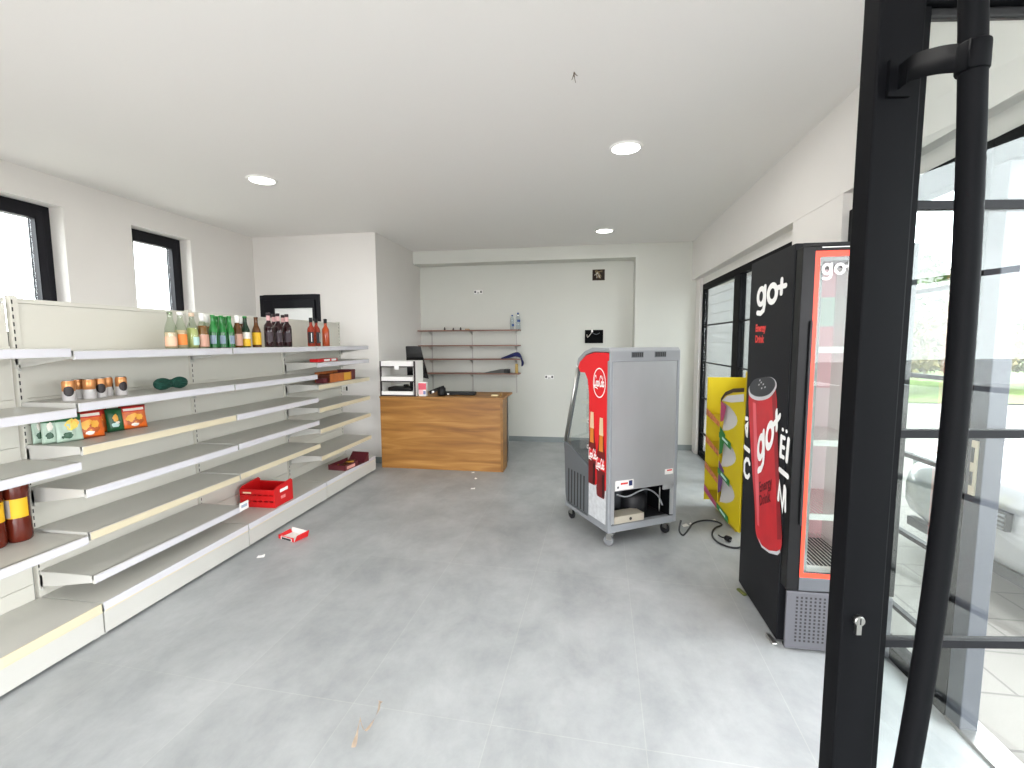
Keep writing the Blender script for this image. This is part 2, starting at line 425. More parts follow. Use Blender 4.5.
# lock cylinder
f = MB(); ys = yc+.0*sgn
f.lathe([(.0085, 0), (.0085, .006), (.0075, .008)], STEEL, 16, (.982, ys, 1.005), 'y') if sgn > 0 else f.lathe([(.0085, 0), (.0085, -.006), (.0075, -.008)], STEEL, 16, (.982, ys, 1.005), 'y')
f.box(.978, .986, min(ys, ys+.006*sgn), max(ys, ys+.006*sgn), .981, 1.0, STEEL)
lk = f.build('lock_cylinder', door)
tag(lk, 'brushed steel lock cylinder')
MB().box(.981, .983, min(ys+.006*sgn, ys+.0085*sgn), max(ys+.006*sgn, ys+.0085*sgn), 1.0, 1.01, SLOT).build('keyway', lk)
# bowed handle
hp = []
for i in range(25):
    z = .30+(2.03-.30)*i/24; t = (z-1.40)/.60
    hp.append((.935+.034*t*t*.9, .09*sgn, z))
hd = MB().tube(hp, .0148, ANTH, 16).build('pull_handle', door)
tag(hd, 'tall bowed black pull handle')
for z in (1.825, .42):
    t = (z-1.40)/.60; hx = .935+.034*t*t*.9
    zz = z+.022 if z > 1 else z-.022
    p = [(.979, .004*sgn, zz), (.979, .03*sgn, zz), (.973, .065*sgn, (z+zz)/2), (.962, .09*sgn, z), (hx+.016, .10*sgn, z)]
    f = MB()
    sp = spline(p, 6)
    vs = []
    for q in sp: vs += [(q.x, q.y, q.z-.017), (q.x, q.y, q.z+.017)]
    th = .0045
    vs2 = [(x, y+th*sgn, zz_) for x, y, zz_ in vs]; k = len(sp); n2 = len(vs)
    fs = []
    for i in range(k-1):
        a, b_, c, d = 2*i, 2*i+1, 2*i+3, 2*i+2
        fs += [(a, b_, c, d), (n2+a, n2+d, n2+c, n2+b_), (a, d, n2+d, n2+a), (b_, n2+b_, n2+c, c)]
    fs += [(0, n2, n2+1, 1), (n2-2, n2-1, 2*n2-1, 2*n2-2)]
    f.add(vs+vs2, fs, ANTH, True)
    f.lathe([(.0165, -.018), (.0175, -.016), (.0175, .016), (.0165, .018)], ANTH, 18, (hx, .09*sgn, z))
    f.box(.96, .992, min(0, .006*sgn), max(0, .006*sgn), zz-.026, zz+.026, ANTH)
    f.build('handle_bracket', hd)

# ------------------------------------------------------------------ ceiling lights and loose wires
DIFF = mat('light_diffuser', '#fffdf6', .4, emit=7)
def downlight(x, y, label):
    r = thing('ceiling_downlight', label, 'ceiling light', (x, y, H), group='round ceiling downlights')
    MB().lathe([(.086, -.004), (.10, -.012), (.112, -.006), (.114, 0)], WHITE, 36, cap=False).build('trim_ring', r)
    MB().lathe([(.001, -.007), (.095, -.0075), (.096, -.003)], DIFF, 36, cap=False).build('diffuser', r)
downlight(-2.536, 3.40, 'round white ceiling downlight above the shelving row')
downlight(.254, 3.27, 'larger-looking round ceiling downlight above the grey-backed drinks cooler')
downlight(.206, 5.58, 'small-looking round ceiling downlight near the back wall')
b = MB()
for dx_, dy_, l in ((-.006, 0, .035), (.004, .004, .045), (.0, -.006, .028), (.009, 0, .02)):
    b.tube(spline([(0, 0, 0), (dx_*.6, dy_, -l*.5), (dx_*1.8, dy_*2, -l)], 4), .0016, mat('copper_wire', '#6b5a4a', .5), 6)
o = b.build('loose_wires', None, loc=(-.066, 2.344, H)); tag(o, 'loose wire ends hanging from the bare ceiling', 'wires')

# ------------------------------------------------------------------ shelving bays
XB, XF, XS = -2.745, -2.412, -2.372
def upright(r, y, z1):
    y += .019
    f = MB(); f.box(XB-.03, XB, y-.018, y+.012, .0, z1, BACKP)
    z = .22
    while z < z1-.03:
        f.box(XB-.001, XB+.0012, y-.0185+.004, y-.0185+.009, z, z+.02, SLOT); z += .036
    f.build('upright', r)
def shelf(r, y0, y1, z, cream=False):
    a, c = y0+.006, y1-.006
    f = MB(); f.box(XB+.004, XF-.004, a, c, z-.022, z, SHELFT); f.box(XF-.012, XF, a, c, z-.043, z, SHELFW)
    f.box(XB+.004, XB+.014, a, c, z-.04, z-.022, SHELFW)
    s = f.build('shelf', r)
    fn = lambda yy: (lambda u, v, t: (u, yy+.0025*t, v))
    for yy in (a-.0032, c+.0007):
        g = MB(); g.prism([(XB+.004, z-.001), (XF-.012, z-.001), (XF-.012, z-.036), (XB+.09, z-.072), (XB+.004, z-.082)], fn(yy), SHELFW)
        g.box(XB-.004, XB+.02, yy+.0, yy+.0025, z-.1, z-.02, SHELFW)
        g.build('shelf_bracket', s)
    g = MB(); m = STRIPC if cream else STRIP
    g.box(XF, XF+.004, a+.002, c-.002, z-.040, z-.003, m); g.box(XF+.004, XF+.006, a+.002, c-.002, z-.040, z-.036, m); g.box(XF+.004, XF+.006, a+.002, c-.002, z-.007, z-.003, m)
    g.build('price_strip', s)
def bay(y0, y1, zs, label, first=True, last=False, cream=()):
    r = thing('shelving_unit', label, 'shelf unit', (0, 0, 0), group='white shop shelving bays along the left')
    upright(r, y0 if first else y0, 1.70)
    if last: upright(r, y1-.04, 1.70)
    f = MB(); z = .02
    while z < 1.68:
        t = min(z+.235, 1.69); f.box(XB-.022, XB-.006, y0+.018, y1-.018, z+.0015, t-.0015, BACKP); z += .235
    f.box(XB-.026, XB-.02, y0+.018, y1-.018, .02, 1.69, BACKP)
    f.build('back_panel', r)
    f = MB(); f.box(XB, XS, y0+.004, y1-.004, .153, .175, SHELFT); d = f.build('base_deck', r)
    g = MB(); g.box(XS, XS+.005, y0+.006, y1-.006, .128, .175, STRIPC if 'base' in cream else STRIP); g.box(XS+.005, XS+.007, y0+.006, y1-.006, .128, .134, STRIPC); g.build('price_strip', d)
    f = MB(); f.box(XS-.02, XS+.003, y0+.004, y1-.004, .018, .128, SHELFW); f.box(XS-.05, XS-.03, y0+.004, y1-.004, 0, .03, SLOT); f.build('kick_plate', r)  # dark strip behind the floor gap paints in the toe shadow
    for yy in ((y0+.004, y0+.03), (y1-.03, y1-.004)): MB().box(XB, XS-.022, yy[0], yy[1], 0.0, .152, SHELFW).build('base_bracket', r)
    for z in zs: shelf(r, y0, y1, z, z in cream)
    return r
Y1 = 1.832
bay(Y1-1.008, Y1, [1.445, 1.158, .896, .524], 'nearest white shelving bay, cut by the photo edge, holding two brown bottles', cream=('base',))
bay(Y1, Y1+1.008, [1.432, 1.180, .966, .752, .536, .311], 'white shelving bay with six shelves holding the cans and snack bags', cream=(.966, .536))
bay(Y1+1.008, Y1+2.016, [1.432, 1.178, .966, .756, .540], 'white shelving bay with five shelves and the red crate on its base', cream=(.540,))
bay(Y1+2.016, Y1+3.03, [1.432, 1.283, 1.079, .866, .670, .414], 'farthest white shelving bay beside the partition, with two display cartons', last=True, cream=(1.079, .866, .67, .414))

# ------------------------------------------------------------------ bottles on the top shelf
ZT = 1.4335
def bottle(name, prof, body, label_spec, cap_spec, lab, cat, grp, x, y, z=ZT, scale=1.0, rz=0, liquid=None):
    prof = [(r*1.1, h*1.04) for r, h in prof]
    o = MB().lathe([(r*scale, h*scale) for r, h in prof], body, 18).build(name, None, loc=(x, y, z), rotz=rz)
    tag(o, lab, cat, grp)
    if liquid:
        m, h0, h1 = liquid; h1 *= 1.04
        pr = [(max(r-.0035, .003)*scale, max(h, .006)*scale) for r, h in prof if h <= h1]
        rl = pr[-1][0]; pr.append((rl, h1*scale))
        MB().lathe(pr, m, 16).build('liquid', o)
    for i, ls in enumerate(label_spec):
        m, r, h0, h1 = ls[:4]; r *= 1.1; h0 *= 1.04; h1 *= 1.04
        a0, a1 = (-100, 100) if len(ls) < 5 else ls[4]
        n = 14; vs = []
        for k in range(n+1):
            a = math.radians(-52 + a0 + (a1-a0)*k/n)
            vs += [(r*scale*math.cos(a), r*scale*math.sin(a), h0*scale), (r*scale*math.cos(a), r*scale*math.sin(a), h1*scale)]
        MB().add(vs, [(2*k, 2*k+2, 2*k+3, 2*k+1) for k in range(n)], m, True).build('label', o)
    if cap_spec:
        m, r, h0, h1 = cap_spec; r *= 1.1; h0 *= 1.04; h1 *= 1.04
        MB().lathe([(r*scale, h0*scale), (r*scale, h1*scale-.002), (r*.9*scale, h1*scale)], m, 14).build('cap', o)
    return o
def dup(o, x, y, z, label, rz=0):
    c = copy_tree(o); c.location = (x, y, z); c.rotation_euler.z = rz; c['label'] = label; return c

CLEARG = glass('clear_bottle_glass', '#e9efe6', .8)
GREENG = mat('green_bottle_glass', '#1f7a33', .08, coat=.3)
GREEND = mat('dark_green_bottle', '#0d2f1a', .08)
BROWNG = mat('brown_bottle_glass', '#5a3410', .1)
AMBERL = mat('amber_drink', '#8a5618', .2)
PINKL = mat('pale_peach_juice', '#e3c4a8', .3)
LIMEL = mat('pale_lime_juice', '#cdd08a', .3)
DARKL = mat('dark_spirit', '#2a1216', .08)
BRANDY = mat('red_brown_spirit', '#8a2b17', .12)
LABO = mat('orange_label', '#ef8a3c', .5); LABW = mat('white_label', '#e9e4d8', .5); LABY = mat('yellow_label', '#e6b51e', .5)
LABG = mat('pale_green_label', '#bfe0d8', .5); LABP = mat('pink_beige_label', '#c79a86', .5); LABB = mat('steel_blue_label', '#7e90a0', .5)
juice = [(.028, 0), (.031, .006), (.031, .09), (.027, .125), (.015, .165), (.0125, .18), (.0125, .205), (.014, .208), (.014, .214)]
beer = [(.029, 0), (.0305, .005), (.0305, .115), (.027, .138), (.016, .170), (.0135, .19), (.0125, .225), (.014, .228), (.014, .234)]
wine = [(.033, 0), (.0345, .005), (.0345, .155), (.031, .178), (.017, .20), (.0135, .215), (.013, .268), (.0145, .27), (.0145, .278)]
XT = -2.50
G = 'juice bottles on the top shelf'
b1 = bottle('juice_bottle', juice, CLEARG, [(LABO, .0316, .015, .07, (-60, 60))], (CLEARG, .0135, .2, .214), 'clear juice bottle with pale peach drink, leftmost on the top shelf', 'bottle', G, XT+.01, 2.446, liquid=(PINKL, 0, .095))
b1.children[1].data.materials[0] = mat('faded_peach_label', '#e8b79a', .5)
b2 = bottle('juice_bottle', juice, CLEARG, [(LABO, .0318, .022, .085, (-70, 70))], (WHITE, .0145, .198, .216), 'clear juice bottle with a bright orange label on the top shelf', 'bottle', G, XT+.01, 2.516, liquid=(PINKL, 0, .11))
b3 = bottle('juice_bottle', juice, CLEARG, [(LABG, .0318, .02, .07, (10, 100))], (mat('beige_cap', '#d8bfa6', .5), .0145, .195, .218), 'clear juice bottle with yellow-green drink on the top shelf', 'bottle', G, XT+.01, 2.602, liquid=(LIMEL, 0, .125))
G = 'brown bottles on the top shelf'
b4 = bottle('spirit_bottle', juice, CLEARG, [(LABP, .0318, .01, .085)], (WHITE, .0142, .165, .218), 'amber drink bottle with white neck and beige label, left of the green bottles', 'bottle', G, XT+.02, 2.670, liquid=(AMBERL, 0, .14))
b4b = dup(b4, XT-.065, 2.80, ZT, 'amber drink bottle half hidden behind the white-necked one, left of the green bottles')
G = 'green bottles on the top shelf'
gb = bottle('beer_bottle', beer, GREENG, [(LABB, .0309, .03, .09, (-35, 35)), (GREEND, .0307, .0, .115, (-178, 180))], (mat('green_cap', '#2f8a3f', .35, metal=.3), .0145, .226, .236), 'green glass bottle, first from the left of the green bottles', 'bottle', G, XT+.03, 2.748, scale=.9)
for i, (y, dx_, w) in enumerate(((2.878, -.055, 'second'), (2.821, .03, 'third'), (2.955, -.055, 'fourth'), (2.893, .03, 'fifth'))):
    dup(gb, XT+dx_, y, ZT, 'green glass bottle, %s from the left of the green bottles' % w, rz=.2*i)
bb = bottle('beer_bottle', beer, BROWNG, [(LABP, .0309, .015, .10)], (WHITE, .0145, .16, .236), 'brown bottle with pale neck and beige label, right of the green bottles', 'bottle', 'brown bottles on the top shelf', XT+.03, 2.966, scale=.93)
b6 = bottle('beer_bottle', beer, GREEND, [(LABW, .0309, .065, .115), (LABY, .031, .01, .066)], (GREENG, .0145, .222, .236), 'dark bottle with white and yellow label beside the brown-necked one', 'bottle', 'brown bottles on the top shelf', XT+.03, 3.044, scale=.93)
b6b = dup(bb, XT-.05, 3.105, ZT, 'brown bottle hidden behind the dark one with the yellow label')
b7 = bottle('beer_bottle', beer, BROWNG, [(LABY, .0309, .02, .115)], (BROWNG, .0145, .224, .236), 'brown bottle with a wide yellow label standing apart from the others', 'bottle', 'brown bottles on the top shelf', XT+.03, 3.159, scale=.93)
G = 'dark spirit bottles on the top shelf'
ds = bottle('wine_bottle', wine, DARKL, [(mat('wine_label', '#3a2c33', .5), .035, .04, .12, (-45, 45)), (mat('pink_foil', '#d9a9a9', .4), .0146, .215, .262, (-178, 180))], (mat('dark_cap', '#26151c', .4), .0155, .255, .28), 'dark red bottle with pink foil neck, leftmost of the five tall dark bottles', 'bottle', G, XT+.03, 3.30, scale=.93)
for y, dx_, w in ((3.485, -.06, 'second'), (3.412, .03, 'third'), (3.602, -.06, 'fourth'), (3.525, .03, 'fifth')):
    dup(ds, XT+dx_, y, ZT, 'dark red bottle, %s from the left of the five tall dark bottles' % w, rz=.3*dx_)
G = 'red-brown spirit bottles on the top shelf'
rs = bottle('brandy_bottle', wine, BRANDY, [(PRINTK, .035, .03, .14, (-60, 30)), (WHITE, .0353, .045, .13, (-8, 2))], (BLACK, .0158, .235, .28), 'red-brown spirit bottle with dark label, left of the three at the far shelf end', 'bottle', G, XT, 3.915, scale=.9)
dup(rs, XT-.01, 4.015, ZT, 'red-brown spirit bottle in the middle of the three at the far shelf end', rz=.9)
r3 = bottle('brandy_bottle', wine, mat('orange_brown_spirit', '#a4431d', .12), [], (BLACK, .0158, .235, .28), 'orange-brown spirit bottle without label, last on the top shelf', 'bottle', G, XT, 4.155, scale=.9)

# coffee cans on the second shelf
CANT = mat('copper_can', '#c98a55', .3, metal=.5); CANW = mat('silver_can_base', '#d9d6d6', .3, metal=.3)
def coffee_can(x, y, label):
    o = MB().lathe([(.023, 0), (.0262, .004), (.0262, .05)], CANW, 20).lathe([(.0262, .05), (.0262, .094), (.022, .101)], CANT, 20).lathe([(.022, .101), (.0225, .1035), (.02, .1035)], STEEL, 20).build('coffee_can', None, loc=(x, y, 1.1805))
    tag(o, label, 'can', 'coffee cans on the shelf')
    n = 16; m = mat('coffee_badge', '#1c1113', .5); vs = []
    for k in range(n+1):
        u = .021*math.cos(PI-PI*k/n); hv = .025*math.sqrt(max(0, 1-(u/.021)**2))+.0004
        for v in (.05-hv, .05+hv): vs.append((.0267*math.cos(u/.0262-.66), .0267*math.sin(u/.0262-.66), v))
    MB().add(vs, [(2*k, 2*k+2, 2*k+3, 2*k+1) for k in range(n)], m, True).build('badge', o)
    return o
for i, (dx_, y, w) in enumerate(((-.05, 1.905, 'leftmost copper and white coffee can with dark round badge'), (-.10, 1.985, 'second copper and white coffee can, set back behind the first'), (-.045, 1.998, 'third copper and white coffee can from the left'), (-.05, 2.057, 'fourth copper and white coffee can from the left'), (-.09, 2.125, 'fifth copper and white coffee can, set back in the row'), (-.045, 2.165, 'rightmost of the copper and white coffee cans'))):
    c = coffee_can(XT+dx_, y, w+' on the second shelf'); c.rotation_euler.z = (0, 1.6, 2.2, .1, 1.7, .35)[i]

# twisted green cord bundle
b = MB(); m = mat('teal_green_cord', '#084437', .7, noise=.3, scale=60); random.seed(3)
prf = [(.004, -.108), (.022, -.094), (.032, -.066), (.027, -.034), (.017, -.012), (.016, 0), (.017, .012), (.027, .034), (.032, .066), (.022, .094), (.004, .108)]
b.lathe([(r*.93, y) for r, y in prf], m, 14, (0, 0, .035), 'y')
for k in range(14):
    ph = 2*PI*k/14
    b.tube(spline([((r*1.0+.001)*math.sin(ph+y*6), y, .035+(r*1.0+.001)*math.cos(ph+y*6)) for r, y in prf], 3), .0048, m, 6)
for q in (-.006, .006):
    b.tube([(.019*math.cos(t*PI/8), q, .035+.019*math.sin(t*PI/8)) for t in range(16)], .006, m, 6, closed=True)
o = b.build('cord_bundle', None, loc=(-2.55, 2.48, 1.1835)); tag(o, 'tied bundle of teal green cord lying on the second shelf', 'cord')

# snack bags on the third shelf
def snack_bag(name, w, h, d, y, x, z, mats, label, tilt=-.15, rz=-.35, group='snack bags on the third shelf'):
    body, top, motif, stripe = mats
    r = thing(name, label, 'snack bag', (x, y, z), rz, group)
    N, M = 10, 12; F = []; Bk = []
    for j in range(M+1):
        v = j/M
        for i in range(N+1):
            u = i/N*2-1
            puff = d*.5*(max(0, 1-u*u))**.55*(max(0, 1-(2*v-1)**4))**.7
            wob = .004*math.sin(7*u+3*v)*math.sin(PI*v)
            F.append((-(-puff-wob), u*w/2*(1-.06*math.sin(PI*v)), v*h)); Bk.append((-puff*.8, u*w/2*(1-.06*math.sin(PI*v)), v*h))
    def idx(i, j): return j*(N+1)+i
    b = MB(); lean = lambda p: (p[0]-p[2]*math.tan(-tilt)*1.0, p[1], p[2])
    F = [lean(p) for p in F]; Bk = [lean(p) for p in Bk]
    for j in range(M):
        for i in range(N):
            m = top if j >= M-3 else body
            q = [idx(i, j), idx(i+1, j), idx(i+1, j+1), idx(i, j+1)]
            b.add([F[k] for k in q], [(0, 1, 2, 3)], m, True); b.add([Bk[k] for k in q], [(3, 2, 1, 0)], body, True)
    b.build('bag_film', r)
    # printed motif follows the front of the bag
    def front(u, v):
        puff = d*.5*(max(0, 1-u*u))**.55*(max(0, 1-(2*v-1)**4))**.7+.004*math.sin(7*u+3*v)*math.sin(PI*v)+.0022
        return lean((puff, u*w/2*(1-.06*math.sin(PI*v)), v*h))
    g = MB()
    for k, (cu, cv, ru, rv, mm) in enumerate(motif):
        n = 14
        ctr = front(cu, cv); ring = [front(cu+ru*math.cos(2*PI*q/n)*(1+.15*math.sin(3*q+k)), cv+rv*math.sin(2*PI*q/n)*(1+.15*math.cos(2*q+k))) for q in range(n)]
        ring = [(p[0]+.0006*k, p[1], p[2]) for p in ring]
        g.add([(ctr[0]+.0006*k+.001, ctr[1], ctr[2])]+ring, [(0, 1+q, 1+(q+1) % n) for q in range(n)], mm, True)
    g.build('printed_motif', r)
    if stripe:
        g = MB(); vs = []
        for q in range(9):
            u = -.78+1.56*q/8; vs += [front(u, .80), front(u, .90)]
        g.add(vs, [(2*q, 2*q+2, 2*q+3, 2*q+1) for q in range(8)], stripe, True); g.build('name_band', r)
    return r
OR = mat('orange_bag_film', '#d9661f', .28, noise=.15, scale=30); RD = mat('red_bag_film', '#c62b22', .3); GN = mat('dark_green_bag_film', '#1f5a35', .3); PG = mat('pale_green_bag_film', '#a9bfae', .3, noise=.1, scale=25)
CHIP = mat('golden_snack_print', '#efb040', .4); CHIP2 = mat('brown_snack_print', '#b5561c', .4); LEMON = mat('lemon_print', '#e8cf5a', .4); DKG = mat('forest_print', '#1c4a30', .4)
om = [(-.1, .45, .6, .22, CHIP), (.2, .35, .45, .16, CHIP2), (-.25, .3, .4, .14, CHIP2), (.35, .5, .3, .14, CHIP), (-.05, .2, .3, .07, LABW)]
gm = [(.15, .62, .5, .2, LEMON), (.45, .68, .3, .13, CHIP), (-.2, .25, .35, .12, DKG), (-.6, .2, .12, .05, DKG)]
Z3 = .9672
snack_bag('snack_bag', .05, .14, .03, 1.866, -2.70, Z3, (PG, GN, [(0, .3, .5, .12, DKG), (.1, .62, .4, .15, LABW)], None), 'pale green chip bag, leftmost and partly hidden by the shelf above')
snack_bag('snack_bag', .06, .14, .03, 1.872, -2.645, Z3, (PG, GN, [(0, .3, .5, .12, DKG), (.1, .62, .4, .15, LABW)], None), 'pale green chip bag, second from the left on the third shelf', rz=-.6)
snack_bag('snack_bag', .105, .14, .03, 1.93, -2.60, Z3, (PG, GN, gm, None), 'wide pale green chip bag with lemon coloured print')
snack_bag('snack_bag', .13, .145, .05, 2.022, -2.60, Z3, (OR, RD, om, LABW), 'orange snack bag with white name band, left and front of the two')
snack_bag('snack_bag', .10, .14, .04, 2.14, -2.69, Z3, (OR, RD, om[:3], None), 'orange and red snack bag tucked behind the front orange bag')
snack_bag('snack_bag', .08, .13, .035, 2.195, -2.64, Z3, (GN, GN, [(0, .6, .35, .16, CHIP), (-.1, .3, .45, .1, LABG), (.2, .4, .3, .06, LABW)], None), 'dark green snack bag between the orange bags')
snack_bag('snack_bag', .13, .135, .045, 2.288, -2.62, Z3, (OR, RD, om, LABW), 'orange snack bag at the right end of the snack row')

# brown bottles with yellow labels on the nearest bay
JB = mat('brown_iced_drink', '#5a1f12', .14, noise=.1, scale=20)
jp = [(.036, 0), (.041, .006), (.0425, .03), (.0415, .10), (.0395, .112), (.0395, .205), (.042, .218), (.0425, .262), (.037, .285), (.02, .305), (.015, .315), (.015, .33)]
j1 = bottle('drink_bottle', jp, JB, [(LABY, .0402, .114, .203, (-120, 60)), (mat('grey_label_panel', '#a9a3a0', .5), .0406, .118, .20, (-75, -25))], (mat('brown_cap', '#3a1a12', .4), .017, .315, .335), 'brown drink bottle with yellow label, in front at the shelf end', 'bottle', 'brown bottles on the nearest bay', -2.685, 1.738, .5245, scale=1.0, rz=.2)
dup(j1, -2.70, 1.645, .5245, 'brown drink bottle with yellow label, cut by the photo edge', rz=.9)

# red crate on the base, with price card
CR = mat('red_crate_plastic', '#cc1418', .35)
cr = thing('red_crate', 'open red plastic crate with low front on the shelf base', 'crate', (-2.54, 3.268, .1755), math.radians(1))
# local x = toward the camera-right front, y = along
f = MB(); w, d, t = .30, .235, .008
f.box(-w/2, w/2, -d/2, d/2, 0, t, CR)
f.build('bottom', cr, bevel=.002)
sl = MB()
for z0_, z1_ in ((0, .044), (.055, .094), (.105, .143)):
    sl.box(-w/2, w/2, -d/2, -d/2+t, z0_, z1_, CR)
for k in range(7): sl.box(-w/2+k*(w-.012)/6, -w/2+.012+k*(w-.012)/6, -d/2+.0008, -d/2+t-.0008, 0.001, .142, CR)
sl.build('side_panel', cr, bevel=.0015)
MB().box(-w/2, w/2, d/2-t, d/2, 0, .145, CR).build('side_panel', cr, bevel=.002)
for s_ in (-1, 1):
    g = MB(); xa = s_*(w/2-t/2)
    g.prism([(-d/2, 0), (d/2, 0), (d/2, .16), (d/2-.02, .178), (-d/2+.03, .16), (-d/2, .143)], lambda u, v, q, xa=xa, s_=s_: (xa-t/2+t*q+s_*.0*v, u, v), CR)
    e = g.build('end_panel', cr, bevel=.002)
    ox = xa+s_*(t/2+.001)
    MB().box(min(ox, ox+.0008), max(ox, ox+.0008), -.05, .05, .105, .13, PRINTW).build('white_mark', e)
    MB().box(min(ox, ox+.0008), max(ox, ox+.0008), -.04, .015, .05, .075, mat('pink_mark', '#e88a86', .5)).build('white_mark', e)
MB().box(-.12, -.05, -d/2-.0012, -d/2-.0002, .11, .122, mat('cream_mark', '#f0d9b8', .5)).build('printed_mark', cr)
o = MB().box(0, .002, 0, .085, 0, .058, CARDW).box(.002, .0025, .015, .07, .02, .04, mat('blue_grey_print', '#9aa6b8', .5)).build('price_card', None, loc=(-2.398, 2.80, .280)); tag(o, 'white price card clipped at the end of the lowest shelf', 'price tag')

# cartons in the farthest bay
BR = mat('orange_brown_card', '#b0622a', .55, noise=.15, scale=20); MAR = mat('maroon_card', '#5a1d26', .5); GOLD = mat('gold_card', '#d09a30', .5)
r = thing('display_carton', 'orange-brown open display carton with maroon end on the third shelf', 'carton', (-2.50, 4.30, 1.080), 0)
f = MB(); f.box(.0685, .072, -.22, .19, 0, .085, BR); f.box(.072, .0728, .04, .17, .004, .08, GOLD); f.box(-.09, .0685, -.22, .19, 0, .004, BR); f.box(-.09, -.086, -.22, .19, 0, .10, BR); f.build('carton_side', r)
MB().box(-.09, .072, .19, .27, 0, .104, MAR).build('carton_end', r)
f = MB()
for k in range(9): f.box(-.08, .06, -.2+k*.042, -.17+k*.042, .005, .07+.008*math.sin(k*2), mat('brown_wrapper', '#5d2f22', .35))
f.box(-.03, .05, -.30, -.225, 0, .045, MAR); f.build('wrapped_bars', r)
o = MB().box(-.04, .04, -.19, .16, 0, .028, CARDR).box(.04, .0408, -.08, .14, .004, .024, PRINTW).box(.0408, .0412, .02, .05, .004, .024, CARDR).build('flat_carton', None, loc=(-2.52, 4.155, 1.284)); tag(o, 'flat red and white carton on the second shelf of the far bay', 'carton')
r = thing('chocolate_carton', 'torn maroon carton of wrapped bars on the shelf base', 'carton', (-2.46, 4.38, .1755), -.1)
f = MB(); f.box(-.1, .1, -.14, .16, 0, .004, MAR); f.box(.096, .1, -.16, .06, 0, .055, MAR); f.box(.1005, .101, -.14, .0, .01, .04, mat('rose_print', '#d69a90', .5)); f.box(-.1, -.096, -.14, .16, 0, .05, MAR); f.box(-.1, .1, -.165, -.16, 0, .055, MAR)
f.add([(-.1, .16, 0), (.1, .16, 0), (.10, .26, .095), (-.1, .26, .095)], [(0, 1, 2, 3)], MAR); f.add([(.1, .16, 0), (.1, .26, .095), (.1, .26, .0)], [(0, 1, 2)], MAR); f.build('carton_tray', r)
f = MB()
for k in range(8):
    a = random.uniform(-.5, .5); cx, cy = random.uniform(-.04, .05), -.11+k*.033
    f.tube([(cx-.04*math.cos(a), cy-.04*math.sin(a), .02+.012*(k % 2)), (cx+.04*math.cos(a), cy+.04*math.sin(a), .024+.012*(k % 2))], .014, (mat('brown_wrapper', '#5d2f22', .35), GOLD)[k % 3 == 2], 8, flat=.6)
f.build('wrapped_bars', r)
o = MB().box(-.04, .04, -.01, 0, -.032, .032, WHITE).box(-.028, .01, -.0125, -.01, -.022, .022, mat('switch_grey', '#dedbd4', .4)).box(.012, .032, -.013, -.0095, -.026, .026, SLOT).build('wall_socket', None, loc=(-2.885, YC, .91), bevel=.0015); tag(o, 'small white wall switch on the partition behind the far shelves', 'switch')

# ------------------------------------------------------------------ things on the floor
r = thing('small_carton', 'small torn red and white carton lying on the floor', 'carton', (-2.17, 3.05, 0), -.3)
f = MB(); f.box(-.085, .085, -.06, .06, 0, .003, CARDW); f.box(-.085, .085, .057, .06, 0, .045, CARDW)
f.box(-.085, .085, -.06, -.057, .0, .03, CARDW); f.box(-.085, -.06, -.0605, -.06, 0, .032, CARDR); f.box(.06, .085, -.0605, -.06, 0, .032, CARDR); f.box(-.06, .06, -.0605, -.06, .022, .03, CARDR); f.box(-.05, .05, -.061, -.0603, 0.002, .018, SLOT)
f.build('tray', r)
g = MB(); g.add([(.085, -.06, 0), (.085, .06, 0), (.105, .06, .055), (.105, -.05, .05)], [(0, 1, 2, 3)], CARDR); g.add([(-.085, -.06, 0), (-.085, .06, 0), (-.10, .055, .03), (-.10, -.05, .02)], [(0, 1, 2, 3)], CARDR); g.build('end_flap', r)
def scrap(x, y, s, label, rz=0, grp='white paper scraps on the floor'):
    b = MB(); pts = [(-.5, -.3, .002), (.5, -.35, .004), (.45, .3, .012), (0, .45, .002), (-.4, .2, .008)]
    b.add([(0, 0, .01)]+[(p[0]*s, p[1]*s, p[2]) for p in pts], [(0, 1+i, 1+(i+1) % 5) for i in range(5)], CARDW)
    o = b.build('paper_scrap', None, loc=(x, y, 0), rotz=rz); tag(o, label, 'scrap', grp); return o
scrap(-2.19, 2.724, .05, 'white paper scrap on the floor below the red crate', .4)
scrap(-1.235, 4.912, .035, 'white scrap on the floor closest to the counter front', .3)
scrap(-1.153, 4.694, .035, 'middle of the three white scraps in front of the counter', 1.2)
scrap(-1.099, 4.362, .045, 'white scrap farthest out from the counter front', .1)
scrap(.795, 3.702, .055, 'crumpled white scrap by the cable and the cooler wheel', .5)
scrap(.845, 3.74, .03, 'tiny white scrap touching the cable beside the larger one', .9)
scrap(1.045, 3.845, .04, 'white scrap under the yellow display stand', .2)
CURL = mat('birch_curl', '#a39280', .55, noise=.25, scale=40)
b = MB(); pts = [(-.805, 1.405, .012), (-.815, 1.455, .03), (-.822, 1.49, .045), (-.812, 1.487, .02), (-.79, 1.472, .02), (-.77, 1.50, .045), (-.768, 1.535, .06), (-.783, 1.575, .05), (-.795, 1.61, .02)]
sp = spline(pts, 5); vs = []
for i, p in enumerate(sp):
    w_ = .0095+.003*math.sin(i*.9); a = i*.16
    off = Vector((math.cos(a)*.75, .2, math.sin(a)))*w_
    vs += [p-off+Vector((0, 0, .012)), p+off+Vector((0, 0, .012))]
vs = [(v.x, v.y, max(v.z, .002)) for v in vs]
b.add(vs, [(2*i, 2*i+1, 2*i+3, 2*i+2) for i in range(len(sp)-1)], CURL, True)
o = b.build('wood_shaving', None); tag(o, 'curled pale strip of packing lying on the near floor', 'strip')

